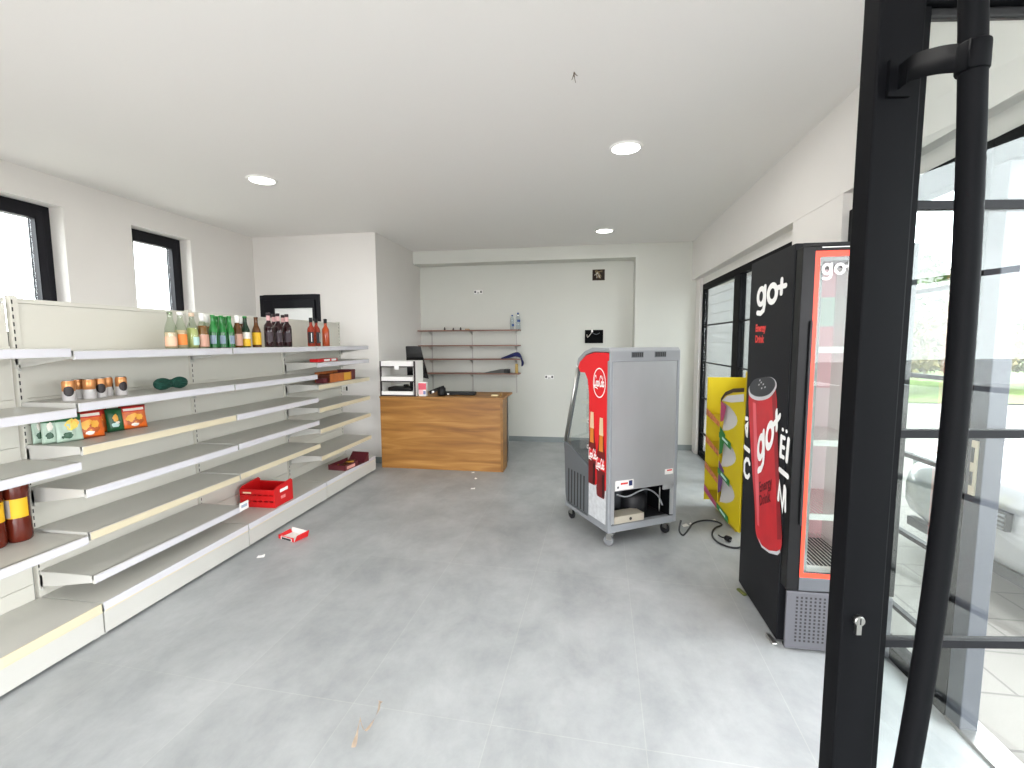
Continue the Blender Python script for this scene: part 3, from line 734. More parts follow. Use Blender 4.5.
# ------------------------------------------------------------------ counter
WOOD = wood_material('oak_laminate', '#80531f', '#9c6b2d', '#b78645', (.5, .5, 5.5), 2.3)
WOODX = wood_material('oak_laminate_edge', '#6f4a20', '#84591f', '#94692c', (2, .6, 5), 2.5)
WOODT = wood_material('oak_laminate_top', '#7c5526', '#97692f', '#a5783c', (.6, 6, 6), 2.4)
ct = thing('counter', 'oak effect sales counter with plain front and overhanging top', 'counter', (0, 0, 0))
cx0, cx1, cy0, cy1, cz = -2.352, -.90, 4.985, 5.56, .845
MB().box(cx0, cx1-.03, cy0, cy0+.02, 0, cz-.02, WOOD).build('front_panel', ct, bevel=.002)
MB().box(cx1-.03, cx1-.002, cy0-.003, cy0+.26, 0, cz-.02, WOODX).build('side_panel', ct, bevel=.002)
MB().box(cx0, cx0+.018, cy0+.02, cy1, 0, cz-.02, WOODX).build('side_panel', ct, bevel=.002)
MB().box(cx0-.004, cx1+.012, cy0-.008, cy1+.02, cz-.02, cz-.0005, WOODT).build('counter_top', ct, bevel=.002)
MB().box(cx1-.05, cx1-.02, cy1-.12, cy1-.06, 0.0, cz-.02, STEEL).build('rear_leg', ct, bevel=.002)

# white desk rack, black edged
DR = thing('desk_rack', 'white two-tier desk rack with black edging on the counter left end', 'rack', (-2.35, 5.0, cz+.001))
w, d, h = .425, .27, .405
f = MB()
for z0_, z1_ in ((.0, .055), (.175, .225), (.345, .405)): f.box(.012, w-.03, .004, d, z0_, z1_, WHITE)
f.box(w-.03, w, .021, d, 0, h-.0, WHITE); f.box(.0, .012, .021, d, 0, h, WHITE)
f.build('shelf_board', DR, bevel=.002)
f = MB(); K = mat('black_edging', '#2a2022', .5)
f.box(0, .014, 0, .02, 0, h, K); f.box(w-.016, w-.0, 0, .02, 0, h, K)
for z0_ in (.0, .163, .333): f.box(.014, w-.016, 0, .012, z0_, z0_+.014, K)
f.build('black_edge', DR)
MB().box(.18, .235, -.003, -.0005, .31, .35, PRINTW).build('price_card', DR)
o = MB().box(0, .29, 0, .2, 0, .045, BLACK).box(.17, .23, .05, .1, .045, .075, BLACK).build('card_printer', None, loc=(-2.275, 5.03, cz+.056), bevel=.012); tag(o, 'flat black device lying in the lower tier of the desk rack', 'device')
# monitor on the counter, seen from behind and the side
mo = thing('monitor', 'black point of sale monitor leaning on the counter behind the white rack', 'monitor', (-2.06, 5.43, cz), math.radians(8))
f = MB(); lean = .26
def mon(x, y, z): return (x, y-(z-.08)*math.tan(lean)*-.0, z)
f.prism([(-.125, .20), (.12, .20), (.055, .575), (-.125, .575)], lambda u, v, t: (u+(0 if u < 0 else .0), .0+.05*t+(v-.17)*-.12, v), BLACK)
f.build('housing', mo, bevel=.008)
MB().prism([(-.115, .215), (.145, .17), (.062, .57), (-.115, .57)], lambda u, v, t: (u, -.012+.012*t+(v-.17)*-.12, v), mat('black_glass_screen', '#0a0b0e', .15)).build('screen', mo)
f = MB(); f.box(-.10, -.03, .01, .06, .02, .30, BLACK); f.build('neck', mo, bevel=.006)
MB().box(-.13, .06, -.07, .12, 0, .02, BLACK).build('foot', mo, bevel=.005)
r = thing('carton_box', 'small red and white card box beside the desk rack', 'box', (-1.87, 5.07, cz), .08)
MB().box(-.035, .055, -.02, .05, 0, .16, CARDW).build('box_body', r, bevel=.002)
f = MB(); f.box(-.035, .055, -.0212, -.0202, .075, .15, mat('pink_red_print', '#d9586a', .5)); f.box(-.03, .02, -.022, -.0206, .02, .075, mat('pale_pink_print', '#e9b9bd', .5)); f.box(.02, .05, -.022, -.0206, .02, .06, mat('blue_print', '#7d86b3', .5)); f.build('print', r)
sc_ = thing('barcode_scanner', 'black handheld scanner lying beside the small red box', 'scanner', (-1.715, 5.10, cz), .3)
f = MB(); f.lathe([(.045, 0), (.05, .02), (.046, .09), (.03, .105)], BLACK, 18, (.07, 0, 0)); f.build('stand', sc_)
f = MB(); f.tube(spline([(-.07, -.02, .04), (-.02, -.01, .06), (.05, 0, .085), (.1, .0, .1)], 4), [.02]*13, BLACK, 10); f.build('grip', sc_)
MB().lathe([(.014, 0), (.014, .003)], PRINTW, 12, (-.03, -.035, .05), 'y').build('badge', sc_)
kb = thing('keyboard', 'long black keyboard on the counter top', 'keyboard', (-1.47, 5.24, cz), .03)
MB().box(-.20, .20, -.07, .07, .0, .03, BLACK).build('case', kb, bevel=.008)
f = MB()
for i in range(15):
    for j in range(4): f.box(-.185+i*.025, -.164+i*.025, -.058+j*.029, -.034+j*.029, .03, .036, BLACKM)
f.build('keys', kb)
MB().box(-.13, -.105, -.0725, -.0702, .008, .022, PRINTW).build('sticker', kb)
o = MB().box(-.04, .04, -.025, .025, 0, .022, mat('pale_yellow_wrap', '#d8c79a', .5)).build('soap_bar', None, loc=(-1.02, 5.12, cz), bevel=.008); tag(o, 'pale yellow wrapped bar on the counter corner', 'bar')
o = MB().lathe([(.012, 0), (.014, .004), (.014, .03), (.009, .034)], mat('brass_lid', '#8a6a3a', .4), 14).build('bottle_stopper', None, loc=(-.955, 5.16, cz)); tag(o, 'small brown stopper standing on the right counter corner', 'stopper')

# ------------------------------------------------------------------ wall shelves behind the counter
PINE = wood_material('brown_board', '#6f4a3a', '#8a6150', '#9b7565', (.5, 5, 5), 3)
RAIL = mat('wall_rail', '#b3b0ac', .4, metal=.3)
ws = thing('wall_shelf', 'four thin brown shelf boards on metal rails behind the counter', 'wall shelf', (0, 0, 0))
WX0, WX1, WY0 = -2.425, -.925, 6.44
WZ = (1.640, 1.422, 1.225, 1.018)
for z in WZ: MB().box(WX0, WX1, WY0, YR-.008, z-.016, z, PINE).build('shelf_board', ws, bevel=.0015)
for x in (-2.27, -1.65, -.99):
    MB().box(x-.008, x+.008, YR-.01, YR, .72, 1.62, RAIL).build('rail', ws)
    for z in WZ:
        MB().prism([(WY0+.02, z-.0165), (YR-.01, z-.0165), (YR-.01, z-.075)], lambda u, v, t, x=x: (x-.003+.006*t, u, v), RAIL).build('bracket', ws)
# small things on the wall shelves
for i, (x, h_, lb) in enumerate(((-2.03, .045, 'leftmost'), (-1.90, .035, 'middle'), (-1.79, .042, 'rightmost'))):
    o = MB().lathe([(.013, 0), (.013, h_*.6), (.007, h_*.75), (.007, h_)], mat('dark_jar', '#33292a', .4), 12).build('small_vial', None, loc=(x, 6.50, WZ[0])); tag(o, '%s of three tiny dark vials on the top wall shelf' % lb, 'vial', 'tiny dark vials on the top wall shelf')
o = MB().box(-.03, .03, -.02, .02, 0, .018, mat('tan_pack', '#b99a78', .6)).build('small_packet', None, loc=(-1.69, 6.5, WZ[0]), bevel=.003); tag(o, 'small tan packet on the top wall shelf', 'packet')
CLW = glass('water_bottle_plastic', '#eef3f6', .7)
wp = [(.026, 0), (.029, .006), (.029, .10), (.026, .11), (.029, .12), (.027, .16), (.013, .195), (.012, .205)]
BLUE = mat('blue_label', '#3d5a9a', .5)
wb = bottle('water_bottle', wp, CLW, [(BLUE, .0296, .05, .085, (-40, 40))], (BLUE, .013, .205, .222), 'clear water bottle with low blue label, left of the pair on top wall shelf', 'bottle', 'water bottles on the top wall shelf', -1.035, 6.52, WZ[0], scale=.9)
wb2 = bottle('water_bottle', wp, CLW, [(BLUE, .0296, .10, .13, (-50, 50))], (BLUE, .013, .205, .222), 'taller clear water bottle with higher blue label on top wall shelf', 'bottle', 'water bottles on the top wall shelf', -.955, 6.54, WZ[0], scale=1.04)
# blue cloth draped over the third board end
NAVY = mat('navy_cloth', '#1b2358', .8, noise=.2, scale=30)
b = MB(); N = 16; g = []
prof = [(-1.20, .012), (-1.14, .03), (-1.08, .05), (-1.02, .085), (-.98, .10), (-.94, .085), (-.91, .05), (-.893, -.01), (-.88, -.06), (-.886, -.10)]
for i, (x, z) in enumerate(prof):
    for j in range(9):
        v = j/8
        hgt = (.35+.65*math.sin(PI*min(1, max(0, v)))) if z > 0 else 1
        g.append((x+.012*math.sin(6*v+i), 6.455+v*.12+.01*math.sin(i*1.7), WZ[2]+(z*hgt if z > 0 else z+.015*math.sin(5*v+i))+.004*math.sin(9*v+2*i)+.002))
b.add(g, [(i*9+j, i*9+j+1, (i+1)*9+j+1, (i+1)*9+j) for i in range(len(prof)-1) for j in range(8)], NAVY, True)
o = b.build('blue_cloth', None); md = o.modifiers.new('thick', 'SOLIDIFY'); md.thickness = .012; md = o.modifiers.new('soft', 'SUBSURF'); md.levels = md.render_levels = 1
tag(o, 'crumpled navy blue cloth hanging over the third wall shelf end', 'cloth')
o = MB().lathe([(.02, 0), (.022, .003), (.022, .125), (.016, .135)], mat('mustard_tin', '#c2a35a', .5), 16).build('tin', None, loc=(-.975, 6.52, WZ[3])); tag(o, 'narrow mustard coloured tin on the lowest wall shelf under the cloth', 'tin')
b = MB(); b.prism([(-1.47, 0), (-1.08, 0), (-1.08, .052), (-1.22, .05), (-1.33, .03)], lambda u, v, t: (u, 6.46+.12*t, WZ[3]+v), mat('olive_black', '#4a4b48', .6)); b.box(-1.15, -1.078, 6.455, 6.582, WZ[3], WZ[3]+.056, BLACK)
o = b.build('wedge_case', None); tag(o, 'dark wedge shaped case lying on the lowest wall shelf', 'case')

# sockets and holes on the back wall
def socket(x, z, w, h, label):
    o = MB().box(-w/2, w/2, -.008, 0, -h/2, h/2, WHITE).box(-w/2+.008, -w/2+.03, -.0095, -.007, -h*.3, h*.3, SLOT).box(w/2-.03, w/2-.008, -.0095, -.007, -h*.3, h*.3, SLOT).box(-.02, .02, -.0095, -.007, -h*.35, -h*.2, SLOT).build('wall_socket', None, loc=(x, YR, z)); tag(o, label, 'socket', 'open wall sockets on the back wall')
socket(-1.555, 2.195, .125, .055, 'small open wall socket high above the wall shelves')
socket(-.515, .957, .125, .055, 'small open wall socket low on the bare back wall')
jb = thing('junction_box', 'open brown junction box with loose wires high on the back wall', 'junction box', (.172, YR, 2.392))
f = MB(); BX = mat('brown_box', '#4b3524', .7)
f.box(-.085, -.078, -.004, .001, -.075, .075, BX); f.box(.078, .085, -.004, .001, -.075, .075, BX); f.box(-.078, .078, -.004, .001, .068, .075, BX); f.box(-.078, .078, -.004, .001, -.075, -.068, BX); f.box(-.078, .078, -.001, .001, -.068, .068, mat('box_inside', '#2c2018', .8))
f.build('box', jb)
f = MB(); rnd = random.Random(5)
for k in range(7):
    a = (rnd.uniform(-.06, .0), -.004, rnd.uniform(-.06, .06))
    f.tube(spline([a, (a[0]+rnd.uniform(0, .05), -.02, rnd.uniform(-.05, .05)), (a[0]+rnd.uniform(.02, .09), -.006, rnd.uniform(-.06, .06))], 4), .005, (mat('tan_wire', '#9a8560', .5), mat('white_wire', '#d5cfc4', .5), mat('brown_wire', '#3d2a1c', .5))[k % 3], 6)
f.build('wires', jb)
fb = thing('fuse_panel', 'open black fuse panel with white wire on the back wall', 'electrical panel', (.118, YR, 1.535))
f = MB(); f.box(-.127, .127, -.018, 0, -.093, .093, mat('deep_black', '#060709', .7, spec=.1)); f.build('backing', fb, bevel=.004)
f = MB(); f.box(-.04, -.015, -.024, -.016, .06, .095, WHITE); f.tube(spline([(-.03, -.022, .06), (-.06, -.03, .02), (-.09, -.024, -.01), (-.1, -.02, .03)], 4), .004, mat('white_wire', '#d5cfc4', .5), 6)
f.tube(spline([(-.02, -.022, .05), (.03, -.03, .03), (.08, -.024, .05)], 4), .004, mat('grey_wire', '#6f7278', .5), 6); f.build('wires', fb)

# ------------------------------------------------------------------ red and grey open drinks cooler
th = math.radians(31)
ck = thing('drinks_cooler', 'grey wheeled open-front drinks cooler with red printed side panel', 'cooler', (.165, 3.235, 0), th)
CW, CZ0, CZ1 = .60, .10, 1.42
CRED = mat('cooler_red_vinyl', '#e0262c', .5, spec=.3); LGREY = mat('cooler_light_grey', '#8f9397', .45); IVORY = mat('cooler_frost_print', '#cfd3d6', .4, noise=.12, scale=30)
# rear panel
f = MB(); f.box(.02, CW-.02, -.012, 0, .40, CZ1-.1, GALV); f.box(.02, .05, -.012, 0, CZ0+.06, .40, GALV); f.box(CW-.12, CW-.02, -.012, 0, .36, .40, GALV); f.box(CW-.05, CW-.02, -.012, 0, CZ0+.06, .40, GALV); f.build('rear_panel', ck, bevel=.002)
# top hood cap (rounded, grey) : profile in y-z swept across x
hood = [(-.016, CZ1-.10), (-.016, CZ1-.02), (.004, CZ1), (.22, CZ1), (.33, CZ1-.03), (.42, CZ1-.085), (.44, CZ1-.13), (.425, CZ1-.155), (.40, CZ1-.11), (.31, CZ1-.055), (.2, CZ1-.03), (.0, CZ1-.03), (.0, CZ1-.10)]
MB().prism(hood, lambda u, v, t: (-.006+(CW+.012)*t, u, v), PLASTG).build('hood', ck, bevel=.006)
f = MB()
for x0_ in (.17, .37):
    f.box(x0_, x0_+.10, -.0185, -.0155, CZ1-.07, CZ1-.03, PLASTD)
    for k in range(6): f.box(x0_+.006+k*.016, x0_+.016+k*.016, -.0195, -.018, CZ1-.065, CZ1-.035, SLOT)
f.build('vent', ck)
# frame posts at the rear corners
for x0_ in (-.004, CW-.022): MB().box(x0_, x0_+.026, -.016, .02, CZ0, CZ1-.09, LGREY).build('corner_post', ck, bevel=.005)
# bottom frame and machine compartment
f = MB(); f.box(0, CW, -.012, .03, CZ0, CZ0+.05, LGREY); f.box(0, .03, .03, .62, CZ0, CZ0+.05, LGREY); f.box(CW-.03, CW, .03, .62, CZ0, CZ0+.05, LGREY); f.box(.03, CW-.03, .03, .62, CZ0+.002, CZ0+.048, BLACKM); f.build('base_frame', ck)
f = MB(); f.box(.05, CW-.05, .34, .35, .15, .40, BLACK); f.box(.045, .05, .0, .35, .15, .40, BLACK); f.box(CW-.05, CW-.045, .0, .35, .15, .40, BLACK); f.box(.05, CW-.05, 0, .35, .395, .40, BLACK); f.build('machine_bay', ck)
f = MB(); f.box(.06, .32, .0, .12, .152, .205, mat('ivory_drip_tray', '#b9b2a2', .5)); f.lathe([(.012, 0), (.012, .002)], SLOT, 10, (.2, -.002, .178), 'y'); f.build('drip_tray', ck, bevel=.003)
f = MB(); f.lathe([(.09, .0), (.10, .01), (.10, .12), (.07, .16)], BLACKM, 18, (.36, .18, .16)); f.build('compressor', ck)
f = MB(); f.tube(arc_pts := [(.50+.0*t, .05, .17+.19*t/8) for t in range(9)], .006, STEEL, 6); f.tube(spline([(.10, .03, .36), (.2, .04, .33), (.35, .03, .37), (.48, .05, .30), (.52, .04, .22)], 5), .006, PLASTG, 8); f.build('pipes', ck)
MB().box(.055, .21, -.0135, -.0118, .405, .475, CARDW).build('warning_sticker', ck)
f = MB(); f.box(.10, .16, -.0142, -.0136, .445, .458, PRINTR); f.box(.17, .20, -.0142, -.0136, .43, .468, mat('navy_print', '#2b3566', .5)); f.box(.07, .085, -.0142, -.0136, .42, .435, PLASTD); f.build('sticker_print', ck)
MB().box(.49, .565, -.0135, -.0118, .475, .515, CARDW).box(.51, .555, -.0142, -.0136, .50, .51, PRINTR).build('rating_plate', ck)
# side panels
sp_ = [(.012, .40), (.012, CZ1-.035), (.20, CZ1-.035), (.31, CZ1-.06), (.40, CZ1-.11), (.425, CZ1-.15), (.395, CZ1-.19), (.325, CZ1-.19), (.285, CZ1-.24), (.265, CZ1-.34), (.255, .65), (.255, .40)]
low = [(.012, CZ0), (.012, .46), (.255, .46), (.255, CZ0)]
for xs, vis in ((0, True), (CW-.02, False)):
    s = MB().prism(sp_+[], lambda u, v, t, xs=xs: (xs+.02*t, u, v), CRED if vis else PLASTG).prism([(.012, CZ0+.05), (.255, CZ0+.05), (.255, .40), (.012, .40)], lambda u, v, t, xs=xs: (xs+.02*t, u, v), IVORY if vis else PLASTG).build('side_panel', ck, bevel=.002)
    if vis: tag(s, 'red side panel printed with a logo and two bottles'); side = s
P = lambda u, v, e=.0016: (-e, u, v)          # on the visible side, u = depth from the rear, v = height
# on this side image-left is larger u, so writing runs along -u
# frosty lower zone with jagged edge
f = MB(); f.poly([P(.012, .40), P(.255, .40), P(.255, .47), P(.235, .46), P(.215, .42), P(.19, .44), P(.16, .402), P(.14, .42), P(.1, .401), P(.07, .4005), P(.012, .4002)], IVORY); f.build('ice_print', side)
def script(parent, name, u0, v0, su, sv, e):
    # flowing connected brand lettering drawn with strokes; u runs to the right of the view
    f = MB(); fn = lambda a, c: P(u0-(a+c*.22)*su, v0+c*sv, e)
    w = .085
    big = lambda x: arc(x+.2, .26, .19, .28, 35, 330, 14)
    small_o = lambda x: arc(x+.12, .12, .095, .125, 0, 360, 14)
    f.stroke(big(0), w, fn, PRINTW); f.stroke(small_o(.33), w, fn, PRINTW)
    f.stroke(arc(.68, .12, .09, .125, 50, 320, 10), w, fn, PRINTW)
    f.stroke(small_o(.72), w, fn, PRINTW); f.stroke([(.95, .24), (.94, .05), (.99, .0), (1.04, .05)], w, fn, PRINTW)
    f.stroke([(1.04, .13), (1.13, .15)], w, fn, PRINTW)
    f.stroke(big(1.14), w, fn, PRINTW); f.stroke(small_o(1.46), w, fn, PRINTW)
    f.stroke([(1.72, .10), (1.80, .40), (1.77, .52), (1.72, .40), (1.73, .06), (1.78, .0), (1.84, .06)], w, fn, PRINTW)
    f.stroke(small_o(1.82), w, fn, PRINTW); f.stroke([(2.05, .24), (2.04, .05), (2.09, .0), (2.16, .07)], w, fn, PRINTW)
    f.stroke([(.06, .02), (.22, -.10), (.55, -.09), (.9, -.16)], w*.7, fn, PRINTW)
    return f.build(name, parent)
COLA = mat('cola_print', '#6e0f12', .4); COLAD = mat('cola_dark_print', '#2b0808', .4); CAPB = mat('bottle_top_print', '#e3c7a0', .5); AMB = mat('amber_print', '#d9822e', .5)
for k, (cu, z0_, h_) in enumerate(((.212, .40, .545), (.085, .335, .585))):
    w_ = .058; e = .003+.0015*k
    g = MB()
    hw = [(.0, .040), (.02, .05), (.10, .056), (.20, .050), (.28, .052), (.36, .058), (.48, .058), (.56, .050), (.66, .036), (.78, .028)]
    g.poly([P(max(cu-a, .013), z0_+h_*t, e) for t, a in hw]+[P(min(cu+a, .2545), z0_+h_*t, e) for t, a in reversed(hw)], COLA)
    g.poly([P(cu-.026, z0_+h_*.58, e+.0004), P(cu+.026, z0_+h_*.58, e+.0004), P(cu+.022, z0_+h_*.80, e+.0004), P(cu-.022, z0_+h_*.80, e+.0004)], AMB)
    g.poly([P(cu-.027, z0_+h_*.78, e+.0005), P(cu+.027, z0_+h_*.78, e+.0005), P(cu+.02, z0_+h_, e+.0005), P(cu-.02, z0_+h_, e+.0005)], CAPB)
    g.poly([P(cu-.045, z0_+h_*.02, e+.0003), P(cu-.02, z0_+h_*.02, e+.0003), P(cu-.02, z0_+h_*.30, e+.0003), P(cu-.045, z0_+h_*.30, e+.0003)], COLAD)
    g.poly([P(cu-w_, z0_+h_*.34, e+.0006), P(cu+w_ if cu < .2 else .252, z0_+h_*.36, e+.0006), P(cu+w_ if cu < .2 else .252, z0_+h_*.50, e+.0006), P(cu-w_, z0_+h_*.48, e+.0006)], CRED)
    o = g.build('bottle_print', side)
    script(side, 'lettering', min(cu+.060, .252), z0_+h_*.375, .052, .125, e+.0025)
# round white ring with script logo
f = MB(); c0 = (.122, 1.168)
f.stroke([(c0[0]+.078*math.cos(t*PI/24), c0[1]+.104*math.sin(t*PI/24)) for t in range(48)], .008, lambda u, v: P(u, v, .002), PRINTW, closed=True); f.build('logo_ring', side)
script(side, 'logo_lettering', c0[0]+.066, c0[1]-.022, .0625, .135, .0035)
# front bin, glass cheeks and interior
binp = [(.255, CZ0+.02), (.60, CZ0+.02), (.625, .20), (.645, .56), (.66, .62), (.62, .645), (.255, .52)]
bn = MB().prism(binp, lambda u, v, t: (.0+CW*t, u, v), PLASTD).build('front_bin', ck, bevel=.008)
f = MB()
for k in range(6): f.box(-.0015, .002, .315+k*.048, .33+k*.048, .15, .43, SLOT)
f.build('louvres', bn)
for xs in (.004, CW-.012):
    g = MB().prism([(.255, .54), (.63, .65), (.445, CZ1-.18), (.38, CZ1-.19), (.325, CZ1-.19), (.285, CZ1-.24), (.262, CZ1-.34)], lambda u, v, t, xs=xs: (xs+.006*t, u, v), glass('cooler_glass', '#f6f9f9', .9)).build('glass_cheek', ck)
    g = MB(); g.tube([(xs+.004, .645, .64), (xs+.004, .44, CZ1-.15)], .013, STEEL, 8); g.tube([(xs+.004, .60, .645), (xs+.004, .41, CZ1-.17)], .007, PLASTD, 8); g.build('glass_frame', ck)
f = MB(); f.box(.02, CW-.02, .02, .04, .5, CZ1-.04, WHITE); f.build('inner_liner', ck)
for z in (.66, .86, 1.06, 1.22):
    g = MB(); g.box(.03, CW-.03, .04, .33 if z < 1 else .29, z-.008, z, LGREY); g.box(.03, CW-.03, .33 if z < 1 else .29, .336 if z < 1 else .296, z-.02, z+.012, WHITE); g.build('shelf', ck)
# casters
WHEEL = mat('grey_wheel', '#7b7d80', .5)
def caster(x, y, rz, m):
    c = MB(); c.box(-.022, .022, -.022, .022, .088, .10, STEEL); c.box(-.017, -.013, -.008, .03, .045, .09, STEEL); c.box(.013, .017, -.008, .03, .045, .09, STEEL)
    o = c.build('caster', ck, loc=(x, y, 0), rotz=rz)
    MB().lathe([(.012, -.0125), (.032, -.0125), (.037, -.009), (.037, .009), (.032, .0125), (.012, .0125)], m, 20, (0, .018, .037), 'x').build('wheel', o)
caster(.035, .0, .6, WHEEL); caster(CW-.05, .02, .2, RUBBER); caster(.035, .55, .1, RUBBER); caster(CW-.05, .55, .4, RUBBER)

# black cable with plug on the floor
CAB = mat('black_cable', '#24262a', .5)
pts = [(.735, 3.56, .10), (.718, 3.535, .03), (.735, 3.50, .008), (.77, 3.55, .007), (.812, 3.64, .007), (.86, 3.74, .007), (.93, 3.805, .008), (1.00, 3.83, .008), (1.06, 3.81, .009), (1.085, 3.76, .009), (1.06, 3.72, .009), (1.02, 3.685, .008), (.975, 3.60, .007), (.952, 3.50, .007), (.965, 3.41, .007), (1.015, 3.345, .007), (1.07, 3.335, .007), (1.12, 3.37, .007)]
o = MB().tube(spline(pts, 6), .0065, CAB, 8).build('power_cable', None); tag(o, 'black power cable looping on the floor beside the cooler', 'cable')
pl = thing('power_plug', 'black mains plug lying on the floor by the cable loop', 'plug', (1.05, 3.44, 0), -.9)
MB().lathe([(.014, -.035), (.02, -.028), (.022, .0), (.02, .008)], BLACK, 16, (0, 0, .023), 'x').build('plug_body', pl)
f = MB(); f.tube([(.008, .009, .023), (.028, .009, .023)], .0024, STEEL, 8); f.tube([(.008, -.009, .023), (.028, -.009, .023)], .0024, STEEL, 8); f.build('pin', pl)
MB().tube(spline([(-.03, 0, .023), (-.07, .01, .01), (-.11, .03, .0065)], 4), .005, CAB, 8).build('cord', pl)

# ------------------------------------------------------------------ black drinks fridge
FX0, FX1, FY0, FY1, FZ0, FZ1 = .932, 1.391, 2.225, 2.85, .010, 1.90
fr = thing('drinks_fridge', 'tall black drinks fridge with a red can print on its side', 'fridge', (0, 0, 0))
FB = mat('black_vinyl_wrap', '#131418', .6, spec=.25, noise=.12, scale=160, bump=.12); FBK = mat('black_lacquer', '#08090b', .4, spec=.3)
f = MB(); f.box(FX0, FX0+.035, FY0+.07, FY1, FZ0, FZ1, FB); bodyL = f.build('side_panel', fr, bevel=.003); tag(bodyL, 'black side panel with a printed red can and lettering')
MB().box(FX1-.035, FX1, FY0+.07, FY1, FZ0, FZ1, FBK).build('side_panel', fr, bevel=.003)
f = MB(); f.box(FX0+.035, FX1-.035, FY1-.03, FY1, FZ0, FZ1, FBK); f.build('rear_panel', fr)
MB().box(FX0+.035, FX1-.035, FY0+.07, FY1-.03, FZ1-.05, FZ1, FBK).build('top_panel', fr)
f = MB(); f.box(FX0+.035, FX1-.035, FY0+.07, FY1-.03, FZ0, .33, FBK); f.build('motor_housing', fr)
PINKB = mat('pale_reflection_tint', '#e6d3d8', .5, emit=.22); MINT = mat('mint_reflection_tint', '#c4dacf', .5, emit=.22); ROSE = mat('rose_reflection_tint', '#e0b0b6', .5, emit=.22)  # glowing bands painting in the outdoor reflection of the door glass
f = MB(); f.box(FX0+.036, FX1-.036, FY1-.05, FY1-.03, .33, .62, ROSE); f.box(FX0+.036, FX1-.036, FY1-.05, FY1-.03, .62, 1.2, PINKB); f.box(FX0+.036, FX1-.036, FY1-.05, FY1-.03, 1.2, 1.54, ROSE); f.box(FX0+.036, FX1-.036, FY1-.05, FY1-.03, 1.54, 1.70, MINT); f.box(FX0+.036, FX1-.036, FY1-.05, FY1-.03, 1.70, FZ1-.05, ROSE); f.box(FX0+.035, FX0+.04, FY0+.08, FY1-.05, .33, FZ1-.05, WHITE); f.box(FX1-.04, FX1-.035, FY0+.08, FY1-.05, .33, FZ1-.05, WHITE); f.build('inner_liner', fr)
f = MB()
for z in (.36, .62, .98, 1.42):
    g = MB()
    for k in range(20): g.tube([(FX0+.045+k*.0192, FY0+.12, z), (FX0+.045+k*.0192, FY1-.06, z)], .002, WHITE, 5)
    g.box(FX0+.042, FX1-.042, FY0+.11, FY0+.122, z-.014, z+.014, WHITE)
    g.build('wire_shelf', fr)
# door: black frame, red border, glass
dz0, dz1 = .305, FZ1-.028; dy0, dy1 = FY0, FY0+.062
dr = MB().box(FX0+.004, FX0+.056, dy0, dy1, dz0, dz1, FBK).box(FX1-.05, FX1-.002, dy0, dy1, dz0, dz1, FBK).box(FX0+.056, FX1-.05, dy0, dy1, dz1-.02, dz1, FBK).box(FX0+.056, FX1-.05, dy0, dy1, dz0, dz0+.062, mat('grey_door_rail', '#55585d', .3)).build('door', fr, bevel=.003)
RB = mat('orange_red_border', '#f0452c', .4, emit=.35); a, c = FX0+.056, FX1-.05
f = MB(); f.box(a, a+.020, dy0+.004, dy0+.01, dz0+.062, dz1-.02, RB); f.box(c-.02, c, dy0+.004, dy0+.01, dz0+.062, dz1-.02, RB); f.box(a+.02, c-.02, dy0+.004, dy0+.01, dz1-.045, dz1-.02, RB); f.box(a+.02, c-.02, dy0+.004, dy0+.01, dz0+.062, dz0+.082, RB); f.build('red_border', dr)
GLOWM = mat('white_glow_strip', '#f2f4ff', .4, emit=.5)  # added glowing strip to brighten the inside of the fridge
f = MB(); gb_ = mat('grey_gasket_band', '#8d9294', .5); f.box(a+.02, a+.036, dy0+.012, dy0+.02, dz0+.082, dz1-.045, gb_); f.box(c-.036, c-.02, dy0+.012, dy0+.02, dz0+.082, dz1-.045, gb_); f.box(a+.036, c-.036, dy0+.012, dy0+.02, dz1-.062, dz1-.045, gb_); f.build('inner_band', dr)
MB().box(a+.02, c-.02, dy0+.006, dy0+.011, dz0+.082, dz1-.045, glass('fridge_glass', '#f2f6f4', .35, ior=1.5)).build('glass_pane', dr)
f = MB(); f.box(FX0+.05, FX0+.062, FY0+.085, FY0+.1, .36, FZ1-.08, GLOWM); f.build('added_glow_strip', fr)
# white brand letters on the glass: "go+"
def go_plus(fn, m, name, parent, s=1.0, w=.030):
    f = MB()
    f.stroke(arc(.058, .06, .040, .052, 0, 360, 20), w, fn, m); f.stroke([(.104, .118), (.104, .0), (.094, -.035), (.06, -.052), (.022, -.046)], w, fn, m)
    f.stroke(arc(.192, .06, .046, .052, 0, 360, 20), w*1.05, fn, m)
    f.stroke([(.250, .088), (.330, .088)], w*.9, fn, m); f.stroke([(.290, .048), (.290, .130)], w*.9, fn, m)
    return f.build(name, parent)
go_plus(lambda u, v: (1.014+u*.38, dy0+.0035, 1.750+v*.38), PRINTW, 'brand_lettering', dr, w=.03)
f = MB(); f.box(FX0+.08, FX0+.19, dy0-.0012, dy0-.0004, dz1-.008, dz1-.004, PRINTW); f.build('white_line', dr)
f = MB(); f.box(FX0+.044, FX0+.054, dy0-.012, dy0, .62, 1.55, BLACKM); f.build('door_handle', dr, bevel=.002)
